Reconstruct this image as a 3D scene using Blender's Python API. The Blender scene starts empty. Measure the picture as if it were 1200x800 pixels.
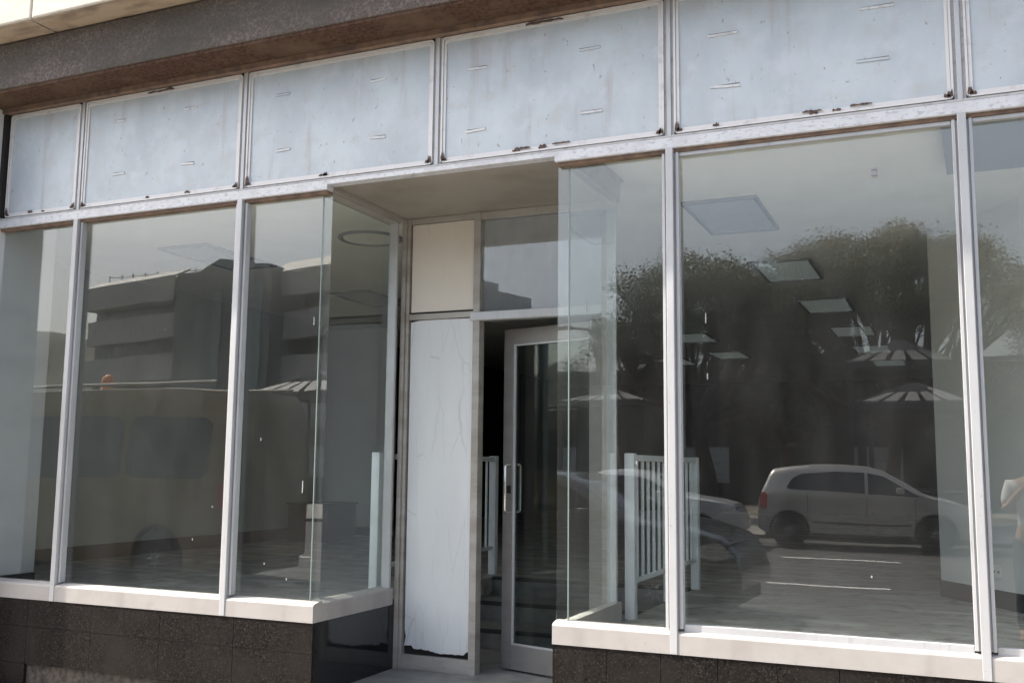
import bpy, bmesh, math, random
from mathutils import Vector, Matrix
R = math.radians
scn = bpy.context.scene
C = scn.collection
rnd = random.Random(7)

# ------------------------------------------------------------------ camera, sky, sun, exposure
cam_d = bpy.data.cameras.new('camera')
cam = bpy.data.objects.new('camera', cam_d)
C.objects.link(cam)
Rv = Vector((0.91624929, 0.40048416, 0.00998397))
Uv = Vector((0.04039412, -0.11715345, 0.99229199))
Fv = Vector((-0.39856688, 0.90878353, 0.12351897))
M = Matrix((Rv, Uv, -Fv)).transposed().to_4x4()
M.translation = Vector((1.264, -4.8485, 0.8844))
cam.matrix_world = M
cam_d.sensor_fit = 'HORIZONTAL'
cam_d.sensor_width = 36.0
cam_d.lens = 36.0 * 1175.2 / 1200.0
cam_d.clip_start = 0.05
cam_d.clip_end = 3000
scn.camera = cam

SUN = Vector((-3.3, -1.0, 4.1)).normalized()
sun_el = math.asin(SUN.z)
world = bpy.data.worlds.new('World')
scn.world = world
world.use_nodes = True
wn = world.node_tree
bg = wn.nodes['Background']
sky = wn.nodes.new('ShaderNodeTexSky')
sky.sky_type = 'NISHITA'
sky.sun_disc = False
sky.sun_elevation = sun_el
sky.sun_rotation = math.atan2(SUN.x, SUN.y)
sky.dust_density = 4.5
sky.air_density = 1.0
sky.ozone_density = 1.0
hs = wn.nodes.new('ShaderNodeHueSaturation')
hs.inputs['Saturation'].default_value = 0.72
wn.links.new(sky.outputs[0], hs.inputs['Color'])
wn.links.new(hs.outputs[0], bg.inputs[0])
bg.inputs[1].default_value = 0.15
sun_d = bpy.data.lights.new('sun', 'SUN')
sun_d.energy = 4.6
sun_d.angle = R(0.6)
sun_d.color = (1.0, 0.93, 0.84)
sun = bpy.data.objects.new('sun', sun_d)
C.objects.link(sun)
sun.rotation_euler = (-SUN).to_track_quat('-Z', 'Y').to_euler()
sun.location = (-20, -10, 30)
scn.view_settings.view_transform = 'Standard'
scn.view_settings.look = 'None'
scn.view_settings.gamma = 1
scn.view_settings.exposure = 1.5
scn.cycles.use_denoising = True
scn.cycles.max_bounces = 12
scn.cycles.transparent_max_bounces = 24

# ------------------------------------------------------------------ materials
def mat(name, col, rough=0.7, metal=0.0, noise=None, spec=0.5, bump=None, coat=0.0):
    """noise = (scale, detail, other colour, low, high): a second colour mixed in through object-space noise"""
    m = bpy.data.materials.new(name)
    m.use_nodes = True
    nt = m.node_tree
    b = nt.nodes['Principled BSDF']
    b.inputs['Base Color'].default_value = (*col, 1)
    b.inputs['Roughness'].default_value = rough
    b.inputs['Metallic'].default_value = metal
    b.inputs['Specular IOR Level'].default_value = spec
    b.inputs['Coat Weight'].default_value = coat
    tc = nt.nodes.new('ShaderNodeTexCoord')
    last = None
    layers = [] if noise is None else (noise if isinstance(noise, list) else [noise])
    for (sc, det, c2, lo, hi) in layers:
        mp = nt.nodes.new('ShaderNodeMapping')
        if isinstance(sc, tuple):
            mp.inputs['Scale'].default_value = sc
        else:
            mp.inputs['Scale'].default_value = (sc, sc, sc)
        n = nt.nodes.new('ShaderNodeTexNoise')
        n.inputs['Scale'].default_value = 1.0
        n.inputs['Detail'].default_value = det
        n.inputs['Roughness'].default_value = 0.6
        r = nt.nodes.new('ShaderNodeValToRGB')
        r.color_ramp.elements[0].position = lo
        r.color_ramp.elements[1].position = hi
        mx = nt.nodes.new('ShaderNodeMix')
        mx.data_type = 'RGBA'
        nt.links.new(tc.outputs['Object'], mp.inputs['Vector'])
        nt.links.new(mp.outputs[0], n.inputs['Vector'])
        nt.links.new(n.outputs[0], r.inputs[0])
        nt.links.new(r.outputs[0], mx.inputs[0])
        if last is None:
            mx.inputs[6].default_value = (*col, 1)
        else:
            nt.links.new(last, mx.inputs[6])
        mx.inputs[7].default_value = (*c2, 1)
        last = mx.outputs[2]
    if last is not None:
        nt.links.new(last, b.inputs['Base Color'])
    if bump:
        n = nt.nodes.new('ShaderNodeTexNoise')
        n.inputs['Scale'].default_value = bump[0]
        n.inputs['Detail'].default_value = 5
        bp = nt.nodes.new('ShaderNodeBump')
        bp.inputs['Strength'].default_value = bump[1]
        bp.inputs['Distance'].default_value = bump[2]
        nt.links.new(tc.outputs['Object'], n.inputs['Vector'])
        nt.links.new(n.outputs[0], bp.inputs['Height'])
        nt.links.new(bp.outputs[0], b.inputs['Normal'])
    return m

def glass_mat(name, tint, f0, dust=0.0, dust_col=(0.4, 0.4, 0.4)):
    """thin clear pane: what goes through is tinted, the rest mirrors by Schlick's law, plus a little dust"""
    m = bpy.data.materials.new(name)
    m.use_nodes = True
    nt = m.node_tree
    for n in list(nt.nodes):
        nt.nodes.remove(n)
    out = nt.nodes.new('ShaderNodeOutputMaterial')
    tr = nt.nodes.new('ShaderNodeBsdfTransparent')
    tr.inputs[0].default_value = (*tint, 1)
    gl = nt.nodes.new('ShaderNodeBsdfGlossy')
    gl.inputs['Roughness'].default_value = 0.0
    gl.inputs['Color'].default_value = (1, 1, 1, 1)
    wt = nt.nodes.new('ShaderNodeTexCoord')
    wz = nt.nodes.new('ShaderNodeTexNoise'); wz.inputs['Scale'].default_value = 1.7; wz.inputs['Detail'].default_value = 1.5
    wb = nt.nodes.new('ShaderNodeBump'); wb.inputs['Strength'].default_value = 1.0; wb.inputs['Distance'].default_value = 0.0006
    nt.links.new(wt.outputs['Object'], wz.inputs['Vector']); nt.links.new(wz.outputs[0], wb.inputs['Height'])
    nt.links.new(wb.outputs[0], gl.inputs['Normal'])
    lw = nt.nodes.new('ShaderNodeLayerWeight')
    lw.inputs['Blend'].default_value = 0.5
    pw = nt.nodes.new('ShaderNodeMath'); pw.operation = 'POWER'; pw.inputs[1].default_value = 5
    ma = nt.nodes.new('ShaderNodeMath'); ma.operation = 'MULTIPLY_ADD'
    ma.inputs[1].default_value = 1 - f0; ma.inputs[2].default_value = f0
    nt.links.new(lw.outputs['Facing'], pw.inputs[0])
    nt.links.new(pw.outputs[0], ma.inputs[0])
    mx = nt.nodes.new('ShaderNodeMixShader')
    nt.links.new(ma.outputs[0], mx.inputs[0])
    nt.links.new(tr.outputs[0], mx.inputs[1])
    nt.links.new(gl.outputs[0], mx.inputs[2])
    res = mx.outputs[0]
    if dust > 0:
        tc = nt.nodes.new('ShaderNodeTexCoord')
        mp = nt.nodes.new('ShaderNodeMapping'); mp.inputs['Scale'].default_value = (3, 3, 1.2)
        n = nt.nodes.new('ShaderNodeTexNoise'); n.inputs['Scale'].default_value = 1.6; n.inputs['Detail'].default_value = 6
        nt.links.new(tc.outputs['Object'], mp.inputs['Vector']); nt.links.new(mp.outputs[0], n.inputs['Vector'])
        mu = nt.nodes.new('ShaderNodeMapRange')
        mu.inputs[1].default_value = 0.3; mu.inputs[2].default_value = 0.75
        mu.inputs[3].default_value = dust * 0.4; mu.inputs[4].default_value = dust * 1.6
        nt.links.new(n.outputs[0], mu.inputs[0])
        df = nt.nodes.new('ShaderNodeBsdfDiffuse'); df.inputs[0].default_value = (*dust_col, 1)
        m2 = nt.nodes.new('ShaderNodeMixShader')
        nt.links.new(mu.outputs[0], m2.inputs[0]); nt.links.new(res, m2.inputs[1]); nt.links.new(df.outputs[0], m2.inputs[2])
        res = m2.outputs[0]
    nt.links.new(res, out.inputs[0])
    return m

MT = {}
MT['frame'] = mat('painted aluminium', (0.435, 0.44, 0.448), 0.4, 0.2, [((3, 3, 1.5), 5, (0.36, 0.36, 0.36), 0.46, 0.75), ((26, 26, 3), 5, (0.30, 0.295, 0.29), 0.58, 0.78), (60, 3, (0.25, 0.24, 0.23), 0.67, 0.75)])
MT['frame_old'] = mat('weathered aluminium', (0.375, 0.352, 0.323), 0.5, 0.2, [((3, 3, 10), 5, (0.270, 0.240, 0.210), 0.42, 0.7), (70, 3, (0.210, 0.188, 0.165), 0.64, 0.72)])
MT['frame_chip'] = mat('chipped transom paint', (0.560, 0.568, 0.584), 0.45, 0.1, [((30, 30, 60), 4, (0.384, 0.392, 0.416), 0.53, 0.62), (8, 4, (0.464, 0.464, 0.480), 0.45, 0.7)])
MT['sill'] = mat('sill paint', (0.345, 0.325, 0.308), 0.5, 0.05, [(5, 5, (0.30, 0.282, 0.265), 0.4, 0.7), ((5, 5, 1.0), 8, (0.265, 0.248, 0.232), 0.54, 0.74), ((40, 40, 40), 3, (0.22, 0.20, 0.185), 0.68, 0.74)])
MT['rebate'] = mat('brown rebate strip', (0.20, 0.13, 0.09), 0.8, 0, (12, 4, (0.11, 0.075, 0.06), 0.4, 0.65))  # brown tone for the strips under the transom and at the head
MT['panel'] = mat('weathered sign panel', (0.46, 0.51, 0.535), 0.5, 0.1, [((2.2, 2.2, 1.2), 6, (0.36, 0.395, 0.43), 0.38, 0.70), ((7, 7, 7), 9, (0.41, 0.42, 0.43), 0.50, 0.74), ((11, 11, 1.1), 6, (0.36, 0.35, 0.35), 0.58, 0.76), ((6, 6, 6), 10, (0.48, 0.52, 0.555), 0.52, 0.72), ((38, 38, 24), 6, (0.25, 0.24, 0.25), 0.655, 0.72)], bump=(22, 0.35, 0.005))
MT['panel_frame'] = mat('sign panel edging', (0.592, 0.584, 0.576), 0.5, 0.1, [(14, 5, (0.440, 0.416, 0.408), 0.55, 0.75)])
MT['joint'] = mat('sign joint strip', (0.42, 0.42, 0.425), 0.8, 0, (20, 4, (0.27, 0.265, 0.265), 0.5, 0.75))
MT['rust'] = mat('rust stain', (0.13, 0.085, 0.07), 0.9, 0, (60, 4, (0.05, 0.035, 0.03), 0.4, 0.6))
MT['tab'] = mat('pale cut tab', (0.576, 0.584, 0.592), 0.5, 0.0, (40, 3, (0.400, 0.400, 0.416), 0.5, 0.7))
MT['tab_gap'] = mat('dark slot', (0.14, 0.14, 0.15), 0.9)
MT['concrete'] = mat('exposed aggregate concrete', (0.116, 0.096, 0.086), 0.95, 0, [(55, 4, (0.176, 0.154, 0.143), 0.46, 0.62), (90, 2, (0.045, 0.035, 0.030), 0.60, 0.68), ((1.3, 1.3, 3), 5, (0.086, 0.079, 0.068), 0.45, 0.7)], spec=0.2, bump=(80, 0.9, 0.01))
MT['soffit_conc'] = mat('rusty concrete soffit', (0.098, 0.058, 0.040), 0.95, 0, [(50, 4, (0.055, 0.032, 0.022), 0.42, 0.62), (3, 4, (0.12, 0.08, 0.056), 0.5, 0.7)], spec=0.1, bump=(70, 0.8, 0.01))
MT['slab'] = mat('cream precast slab', (0.528, 0.488, 0.416), 0.8, 0, [((2, 2, 5), 5, (0.448, 0.400, 0.328), 0.5, 0.72), (30, 4, (0.480, 0.440, 0.368), 0.45, 0.65)], bump=(40, 0.3, 0.004))
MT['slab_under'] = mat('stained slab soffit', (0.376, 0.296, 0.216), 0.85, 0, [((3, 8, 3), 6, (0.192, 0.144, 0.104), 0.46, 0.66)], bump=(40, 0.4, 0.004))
MT['gap'] = mat('dark gap', (0.015, 0.013, 0.012), 0.95)
MT['granite'] = mat('dark granite', (0.013, 0.0105, 0.0092), 0.5, 0, [(130, 3, (0.048, 0.042, 0.037), 0.55, 0.66), (90, 3, (0.004, 0.004, 0.004), 0.52, 0.62), ((2.2, 2.2, 2.2), 6, (0.020, 0.017, 0.0155), 0.46, 0.70), ((5, 5, 1.2), 7, (0.032, 0.029, 0.027), 0.60, 0.76)], spec=0.07, bump=(140, 0.15, 0.002))
MT['granite_black'] = mat('polished black granite', (0.012, 0.012, 0.013), 0.07, 0, (140, 3, (0.03, 0.03, 0.03), 0.58, 0.68))
MT['mortar'] = mat('tile mortar', (0.075, 0.063, 0.054), 0.95, 0, (25, 5, (0.022, 0.019, 0.016), 0.4, 0.65))
MT['soffit'] = mat('entrance soffit board', (0.270, 0.247, 0.217), 0.6, 0, [(3, 5, (0.210, 0.188, 0.158), 0.45, 0.7), ((14, 14, 14), 6, (0.315, 0.285, 0.247), 0.66, 0.74)])
MT['pier'] = mat('grey painted pier', (0.52, 0.53, 0.54), 0.7, 0, [((1.5, 1.5, 4), 5, (0.46, 0.47, 0.48), 0.45, 0.7)])
MT['cream_board'] = mat('aged cream board', (0.62, 0.565, 0.50), 0.55, 0, [((3, 3, 1.2), 5, (0.57, 0.51, 0.445), 0.4, 0.7), ((30, 30, 3), 4, (0.53, 0.475, 0.41), 0.64, 0.75)])
MT['post'] = mat('white railing paint', (0.640, 0.664, 0.672), 0.4, 0, (9, 4, (0.544, 0.560, 0.568), 0.5, 0.75))
MT['wall_in'] = mat('interior wall paint', (0.70, 0.70, 0.68), 0.8, 0, (1.3, 4, (0.64, 0.64, 0.62), 0.4, 0.7), spec=0.2)
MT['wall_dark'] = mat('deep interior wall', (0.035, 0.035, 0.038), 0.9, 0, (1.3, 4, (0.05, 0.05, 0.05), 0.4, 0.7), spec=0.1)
MT['ceiling'] = mat('interior ceiling paint', (0.82, 0.79, 0.73), 0.95, 0, (2.0, 5, (0.76, 0.73, 0.67), 0.4, 0.7), spec=0.05)
MT['bulkhead'] = mat('grey bulkhead', (0.30, 0.31, 0.335), 0.9, spec=0.1)
MT['skirting'] = mat('black skirting', (0.02, 0.021, 0.024), 0.5)
MT['floor_in'] = mat('worn interior floor', (0.27, 0.26, 0.235), 0.55, 0, [((1.6, 4.0, 1), 8, (0.45, 0.44, 0.41), 0.47, 0.66), (6, 8, (0.15, 0.145, 0.13), 0.50, 0.68), ((9, 34, 7), 5, (0.52, 0.51, 0.47), 0.62, 0.72)], spec=0.3)
MT['step'] = mat('grey step', (0.20, 0.20, 0.19), 0.7, 0, (8, 5, (0.13, 0.13, 0.125), 0.4, 0.7))
MT['step_nose'] = mat('dark step nosing', (0.03, 0.03, 0.03), 0.7)
MT['diffuser'] = mat('light diffuser', (0.80, 0.84, 0.86), 0.18, 0, (10, 4, (0.70, 0.75, 0.78), 0.4, 0.7), spec=0.8)
_b = MT['diffuser'].node_tree.nodes['Principled BSDF']
_b.inputs['Emission Color'].default_value = (0.86, 1.0, 0.97, 1)
_b.inputs['Emission Strength'].default_value = 0.025
MT['light_trim'] = mat('light trim', (0.28, 0.28, 0.29), 0.4, 0.5)
MT['diffuser_off'] = mat('unlit light diffuser', (0.55, 0.58, 0.62), 0.3, 0, (10, 4, (0.48, 0.51, 0.55), 0.4, 0.7))
MT['steel'] = mat('brushed steel handle', (0.62, 0.61, 0.59), 0.25, 0.9)
MT['door_frame'] = mat('door aluminium', (0.215, 0.205, 0.195), 0.45, 0.2, ((3, 3, 6), 4, (0.17, 0.16, 0.15), 0.45, 0.7))
MT['seal'] = mat('glass edge seal', (0.20, 0.25, 0.23), 0.3)
MT['white_plastic'] = mat('white plastic', (0.75, 0.74, 0.70), 0.4)
MT['cabinet'] = mat('dark cabinet', (0.025, 0.026, 0.03), 0.5)
MT['scratch'] = mat('paint fleck', (0.30, 0.31, 0.31), 0.7)
MT['glass'] = glass_mat('shop glass', (0.955, 0.975, 0.965), 0.062, 0.018)
MT['glass_side'] = glass_mat('side glass', (0.93, 0.965, 0.955), 0.05, 0.012)
MT['glass_door'] = glass_mat('shade tinted door glass', (0.72, 0.77, 0.75), 0.045, 0.008)  # tint darkened to carry the gloom of the stairs behind the door
MT['glass_dusty'] = glass_mat('dusty transom glass', (0.93, 0.95, 0.96), 0.07, 0.16, (0.42, 0.44, 0.48))
MT['pavement'] = mat('concrete pavement', (0.28, 0.265, 0.24), 0.9, 0, [(3, 6, (0.22, 0.21, 0.19), 0.4, 0.7), (60, 3, (0.2, 0.19, 0.17), 0.6, 0.7)])
MT['asphalt'] = mat('asphalt', (0.075, 0.074, 0.072), 0.85, 0, [(0.6, 6, (0.10, 0.098, 0.093), 0.4, 0.7), (90, 2, (0.045, 0.045, 0.045), 0.5, 0.65), ((0.4, 3, 1), 5, (0.12, 0.117, 0.11), 0.58, 0.75)], spec=0.3)
MT['earth'] = mat('dry ground', (0.16, 0.14, 0.11), 0.95, 0, (0.2, 6, (0.10, 0.10, 0.07), 0.4, 0.7))
MT['line'] = mat('road paint', (0.75, 0.74, 0.70), 0.8, 0, (20, 5, (0.45, 0.44, 0.42), 0.5, 0.72))
MT['leaf_a'] = mat('tree leaf', (0.07, 0.085, 0.035), 0.6, 0, (0.8, 5, (0.026, 0.038, 0.014), 0.42, 0.60), spec=0.25)
MT['leaf_b'] = mat('olive tree leaf', (0.115, 0.112, 0.048), 0.6, 0, (0.8, 5, (0.045, 0.052, 0.020), 0.42, 0.60), spec=0.25)
MT['bark'] = mat('bark', (0.075, 0.06, 0.045), 0.95, 0, ((6, 6, 1.5), 5, (0.04, 0.032, 0.026), 0.4, 0.65))
MT['brut'] = mat('grey office concrete', (0.36, 0.35, 0.335), 0.9, 0, ((0.12, 0.12, 0.5), 5, (0.28, 0.275, 0.265), 0.4, 0.7))
MT['brut_dark'] = mat('dark office cladding', (0.13, 0.14, 0.15), 0.8, 0, ((0.12, 0.12, 0.5), 5, (0.10, 0.105, 0.11), 0.4, 0.7))
MT['brut_teal'] = mat('teal office cladding', (0.13, 0.19, 0.20), 0.6)
MT['roof_metal'] = mat('pale roof sheet', (0.30, 0.29, 0.275), 0.6, 0.1, ((2, 2, 2), 4, (0.22, 0.21, 0.20), 0.4, 0.7))
MT['win_dark'] = mat('dark office glass', (0.02, 0.022, 0.025), 0.15, 0, ((0.5, 0.5, 0.5), 2, (0.06, 0.055, 0.045), 0.5, 0.62))
MT['hill'] = mat('dry scrub hill', (0.10, 0.095, 0.08), 0.95, 0, (0.03, 6, (0.07, 0.07, 0.055), 0.4, 0.65))
MT['wall_left'] = mat('dim interior wall paint', (0.42, 0.43, 0.41), 0.8, 0, [(1.3, 4, (0.36, 0.37, 0.355), 0.4, 0.7), ((14, 14, 3), 6, (0.33, 0.335, 0.32), 0.62, 0.75)], spec=0.2)
MT['kiosk_roof'] = mat('kiosk roof sheet', (0.17, 0.17, 0.168), 0.5)
MT['kiosk_frame'] = mat('kiosk steel', (0.03, 0.03, 0.03), 0.6)
MT['brick_dark'] = mat('dark face brick', (0.034, 0.029, 0.026), 0.9, 0, [((3, 3, 9), 4, (0.022, 0.019, 0.017), 0.4, 0.65)])
MT['shed_panel'] = mat('grey shed shutter', (0.28, 0.30, 0.31), 0.6, 0, ((1, 1, 8), 3, (0.2, 0.21, 0.22), 0.45, 0.65))
MT['tyre'] = mat('tyre rubber', (0.012, 0.012, 0.012), 0.85)
MT['rim'] = mat('alloy rim', (0.42, 0.42, 0.43), 0.35, 0.7)
MT['car_glass'] = mat('car window glass', (0.01, 0.011, 0.012), 0.05, 0, spec=0.6)
MT['silver'] = mat('silver car paint', (0.42, 0.41, 0.39), 0.3, 0.35, (0.8, 2, (0.39, 0.38, 0.36), 0.4, 0.6), coat=0.6)
MT['white_car'] = mat('pale silver car paint', (0.56, 0.57, 0.57), 0.3, 0.3, coat=0.6)
MT['dark_car'] = mat('dark grey car paint', (0.055, 0.06, 0.065), 0.25, 0.3, coat=0.7)
MT['yellow'] = mat('yellow van paint', (0.15, 0.105, 0.035), 0.45, 0, ((1, 1, 2), 4, (0.12, 0.085, 0.03), 0.4, 0.7), coat=0.2)
MT['trim_black'] = mat('black car trim', (0.02, 0.02, 0.02), 0.6)
MT['red_lens'] = mat('red tail lens', (0.35, 0.015, 0.015), 0.15, coat=0.5)
MT['clear_lens'] = mat('headlight lens', (0.65, 0.66, 0.68), 0.1, 0.3, coat=0.5)
MT['amber'] = mat('amber beacon lens', (0.75, 0.22, 0.03), 0.2, coat=0.5)
MT['skin'] = mat('skin', (0.28, 0.16, 0.10), 0.55)
MT['hair'] = mat('dark hair', (0.015, 0.012, 0.01), 0.7)
MT['shirt'] = mat('white shirt', (0.55, 0.54, 0.53), 0.9, bump=(18, 0.6, 0.01))
MT['trousers'] = mat('dark trousers', (0.03, 0.033, 0.045), 0.9, bump=(18, 0.6, 0.01))
MT['phone'] = mat('black phone', (0.01, 0.01, 0.012), 0.15)
MT['lamp_pole'] = mat('galvanised pole', (0.25, 0.26, 0.26), 0.5, 0.5)

def cracked_mat():
    m = mat('cracked white board', (0.60, 0.605, 0.61), 0.5, 0, [((3, 3, 0.8), 5, (0.54, 0.55, 0.56), 0.4, 0.7)])
    nt = m.node_tree
    b = nt.nodes['Principled BSDF']
    src = b.inputs['Base Color'].links[0].from_socket
    tc = nt.nodes.new('ShaderNodeTexCoord')
    n0 = nt.nodes.new('ShaderNodeTexNoise'); n0.inputs['Scale'].default_value = 5; n0.inputs['Detail'].default_value = 4
    mxv = nt.nodes.new('ShaderNodeVectorMath'); mxv.operation = 'MULTIPLY_ADD'
    mxv.inputs[1].default_value = (0.10, 0.0, 0.16)
    mp = nt.nodes.new('ShaderNodeMapping'); mp.inputs['Scale'].default_value = (8.5, 1, 1.3)
    v = nt.nodes.new('ShaderNodeTexVoronoi'); v.feature = 'DISTANCE_TO_EDGE'; v.inputs['Scale'].default_value = 1.0
    nt.links.new(tc.outputs['Object'], n0.inputs['Vector'])
    nt.links.new(n0.outputs['Color'], mxv.inputs[0])
    nt.links.new(tc.outputs['Object'], mxv.inputs[2])
    nt.links.new(mxv.outputs[0], mp.inputs['Vector'])
    nt.links.new(mp.outputs[0], v.inputs['Vector'])
    r = nt.nodes.new('ShaderNodeValToRGB')
    r.color_ramp.elements[0].position = 0.0; r.color_ramp.elements[0].color = (1, 1, 1, 1)
    r.color_ramp.elements[1].position = 0.011; r.color_ramp.elements[1].color = (0, 0, 0, 1)
    nt.links.new(v.outputs['Distance'], r.inputs[0])
    n1 = nt.nodes.new('ShaderNodeTexNoise'); n1.inputs['Scale'].default_value = 3.2
    r1 = nt.nodes.new('ShaderNodeValToRGB'); r1.color_ramp.elements[0].position = 0.40; r1.color_ramp.elements[1].position = 0.55
    nt.links.new(tc.outputs['Object'], n1.inputs['Vector']); nt.links.new(n1.outputs[0], r1.inputs[0])
    mu = nt.nodes.new('ShaderNodeMath'); mu.operation = 'MULTIPLY'
    nt.links.new(r.outputs[0], mu.inputs[0]); nt.links.new(r1.outputs[0], mu.inputs[1])
    mu2 = nt.nodes.new('ShaderNodeMath'); mu2.operation = 'MULTIPLY'; mu2.inputs[1].default_value = 0.36
    nt.links.new(mu.outputs[0], mu2.inputs[0])
    mx = nt.nodes.new('ShaderNodeMix'); mx.data_type = 'RGBA'
    nt.links.new(mu2.outputs[0], mx.inputs[0]); nt.links.new(src, mx.inputs[6]); mx.inputs[7].default_value = (0.22, 0.22, 0.22, 1)
    nt.links.new(mx.outputs[2], b.inputs['Base Color'])
    return m
MT['cracked'] = cracked_mat()

# ------------------------------------------------------------------ mesh helpers
class MB:
    def __init__(s):
        s.bm = bmesh.new()
    def box(s, x0, x1, y0, y1, z0, z1, bev=0.0):
        vs = [s.bm.verts.new((x, y, z)) for z in (z0, z1) for y in (y0, y1) for x in (x0, x1)]
        fs = [(0, 2, 3, 1), (4, 5, 7, 6), (0, 1, 5, 4), (2, 6, 7, 3), (0, 4, 6, 2), (1, 3, 7, 5)]
        faces = [s.bm.faces.new([vs[i] for i in f]) for f in fs]
        if bev:
            es = set(e for f in faces for e in f.edges)
            bmesh.ops.bevel(s.bm, geom=list(es), offset=bev, segments=2, profile=0.6, affect='EDGES')
        return s
    def prism(s, pts, axis, a, b):
        """pts: 2D outline, extruded along axis from a to b"""
        def P(u, v, w):
            return (w, u, v) if axis == 0 else ((u, w, v) if axis == 1 else (u, v, w))
        A = [s.bm.verts.new(P(u, v, a)) for u, v in pts]
        B = [s.bm.verts.new(P(u, v, b)) for u, v in pts]
        n = len(pts)
        s.bm.faces.new(A); s.bm.faces.new(B[::-1])
        for i in range(n):
            s.bm.faces.new((A[i], B[i], B[(i + 1) % n], A[(i + 1) % n]))
        return s
    def tube(s, pts, r, n=10, cap=True):
        pts = [Vector(p) for p in pts]
        rs = r if isinstance(r, (list, tuple)) else [r] * len(pts)
        rings = []
        d0 = (pts[1] - pts[0]).normalized()
        up = Vector((0, 0, 1)) if abs(d0.z) < 0.9 else Vector((1, 0, 0))
        x = d0.cross(up).normalized()
        for i, p in enumerate(pts):
            d = (pts[min(i + 1, len(pts) - 1)] - pts[max(i - 1, 0)]).normalized()
            x = (x - d * x.dot(d)).normalized()
            y = d.cross(x)
            rings.append([s.bm.verts.new(p + (x * math.cos(2 * math.pi * k / n) + y * math.sin(2 * math.pi * k / n)) * rs[i]) for k in range(n)])
        for a, b in zip(rings, rings[1:]):
            for k in range(n):
                s.bm.faces.new((a[k], a[(k + 1) % n], b[(k + 1) % n], b[k]))
        if cap:
            s.bm.faces.new(rings[0][::-1]); s.bm.faces.new(rings[-1])
        return s
    def lathe(s, prof, n=24, axis='z', at=(0, 0, 0)):
        """prof: (radius, height) list"""
        rings = []
        ax = Vector(at)
        for r, h in prof:
            ring = []
            for k in range(n):
                a = 2 * math.pi * k / n
                u, v = r * math.cos(a), r * math.sin(a)
                q = (u, v, h) if axis == 'z' else ((u, h, v) if axis == 'y' else (h, u, v))
                ring.append(s.bm.verts.new(ax + Vector(q)))
            rings.append(ring)
        for a, b in zip(rings, rings[1:]):
            for k in range(n):
                s.bm.faces.new((a[k], a[(k + 1) % n], b[(k + 1) % n], b[k]))
        s.bm.faces.new(rings[0][::-1]); s.bm.faces.new(rings[-1])
        return s
    def poly(s, pts):
        s.bm.faces.new([s.bm.verts.new(p) for p in pts])
        return s
    def build(s, name, m, parent=None, smooth=None, loc=None):
        bmesh.ops.recalc_face_normals(s.bm, faces=s.bm.faces[:])
        me = bpy.data.meshes.new(name)
        s.bm.to_mesh(me); s.bm.free()
        o = bpy.data.objects.new(name, me)
        for mm in (m if isinstance(m, list) else [m]):
            me.materials.append(mm)
        C.objects.link(o)
        if smooth is not None:
            for p in me.polygons:
                p.use_smooth = True
            me.set_sharp_from_angle(angle=R(smooth))
        if parent is not None:
            o.parent = parent
        if loc:
            o.location = loc
        return o

def tag(o, label=None, cat=None, group=None, kind=None):
    for k, v in (('label', label), ('category', cat), ('group', group), ('kind', kind)):
        if v: o[k] = v
    return o
def empty(name, loc=(0, 0, 0), rz=0.0):
    o = bpy.data.objects.new(name, None)
    C.objects.link(o); o.location = loc; o.rotation_euler = (0, 0, rz)
    o.empty_display_size = 0.2
    return o
def kids(o):
    return [c for c in bpy.data.objects if c.parent == o]
def copy_tree(o, parent=None):
    c = o.copy(); C.objects.link(c)
    if parent is not None: c.parent = parent
    for ch in kids(o):
        copy_tree(ch, c)
    return c

# ------------------------------------------------------------------ ground, road, pavement
PAV, ROAD, FOY = -0.545, -0.62, -0.40
def sheet(name, x0, x1, y0, y1, z, m, t=0.05):
    o = MB().box(x0, x1, y0, y1, z - t, z).build(name, m)
    return tag(o, kind='structure')
sheet('ground', -1500, 1500, -1500, 1500, ROAD - 0.01, MT['earth'])
sheet('road', -120, 120, -17.6, -3.42, ROAD, MT['asphalt'], 0.006)
m = MB()
x = -60.0
while x < 60:
    m.box(x + 0.004, x + 1.496, -3.28, -1.72, -0.61, PAV); m.box(x + 0.004, x + 1.496, -1.71, 0.05, -0.61, PAV)
    x += 1.5
tag(m.build('pavement', MT['pavement']), kind='structure')
tag(MB().box(-60, 60, -3.42, -3.285, -0.625, PAV + 0.004, 0.015).build('kerb', MT['mortar']), kind='structure')
sheet('far_pavement', -120, 120, -26, -17.75, PAV, MT['pavement'], 0.125)
tag(MB().box(-120, 120, -17.75, -17.6, -0.625, PAV + 0.004, 0.015).build('far_kerb', MT['mortar']), kind='structure')
m = MB()
for k in range(-14, 10):
    x0 = -1.5 + k * 4.4
    m.box(x0, x0 + 1.9, -13.14, -13.0, ROAD + 0.001, ROAD + 0.004)
    x0 = -1.1 + k * 4.4
    m.box(x0, x0 + 1.55, -9.04, -8.92, ROAD + 0.001, ROAD + 0.004)
tag(m.build('road_marking', MT['line']), kind='structure')

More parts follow.
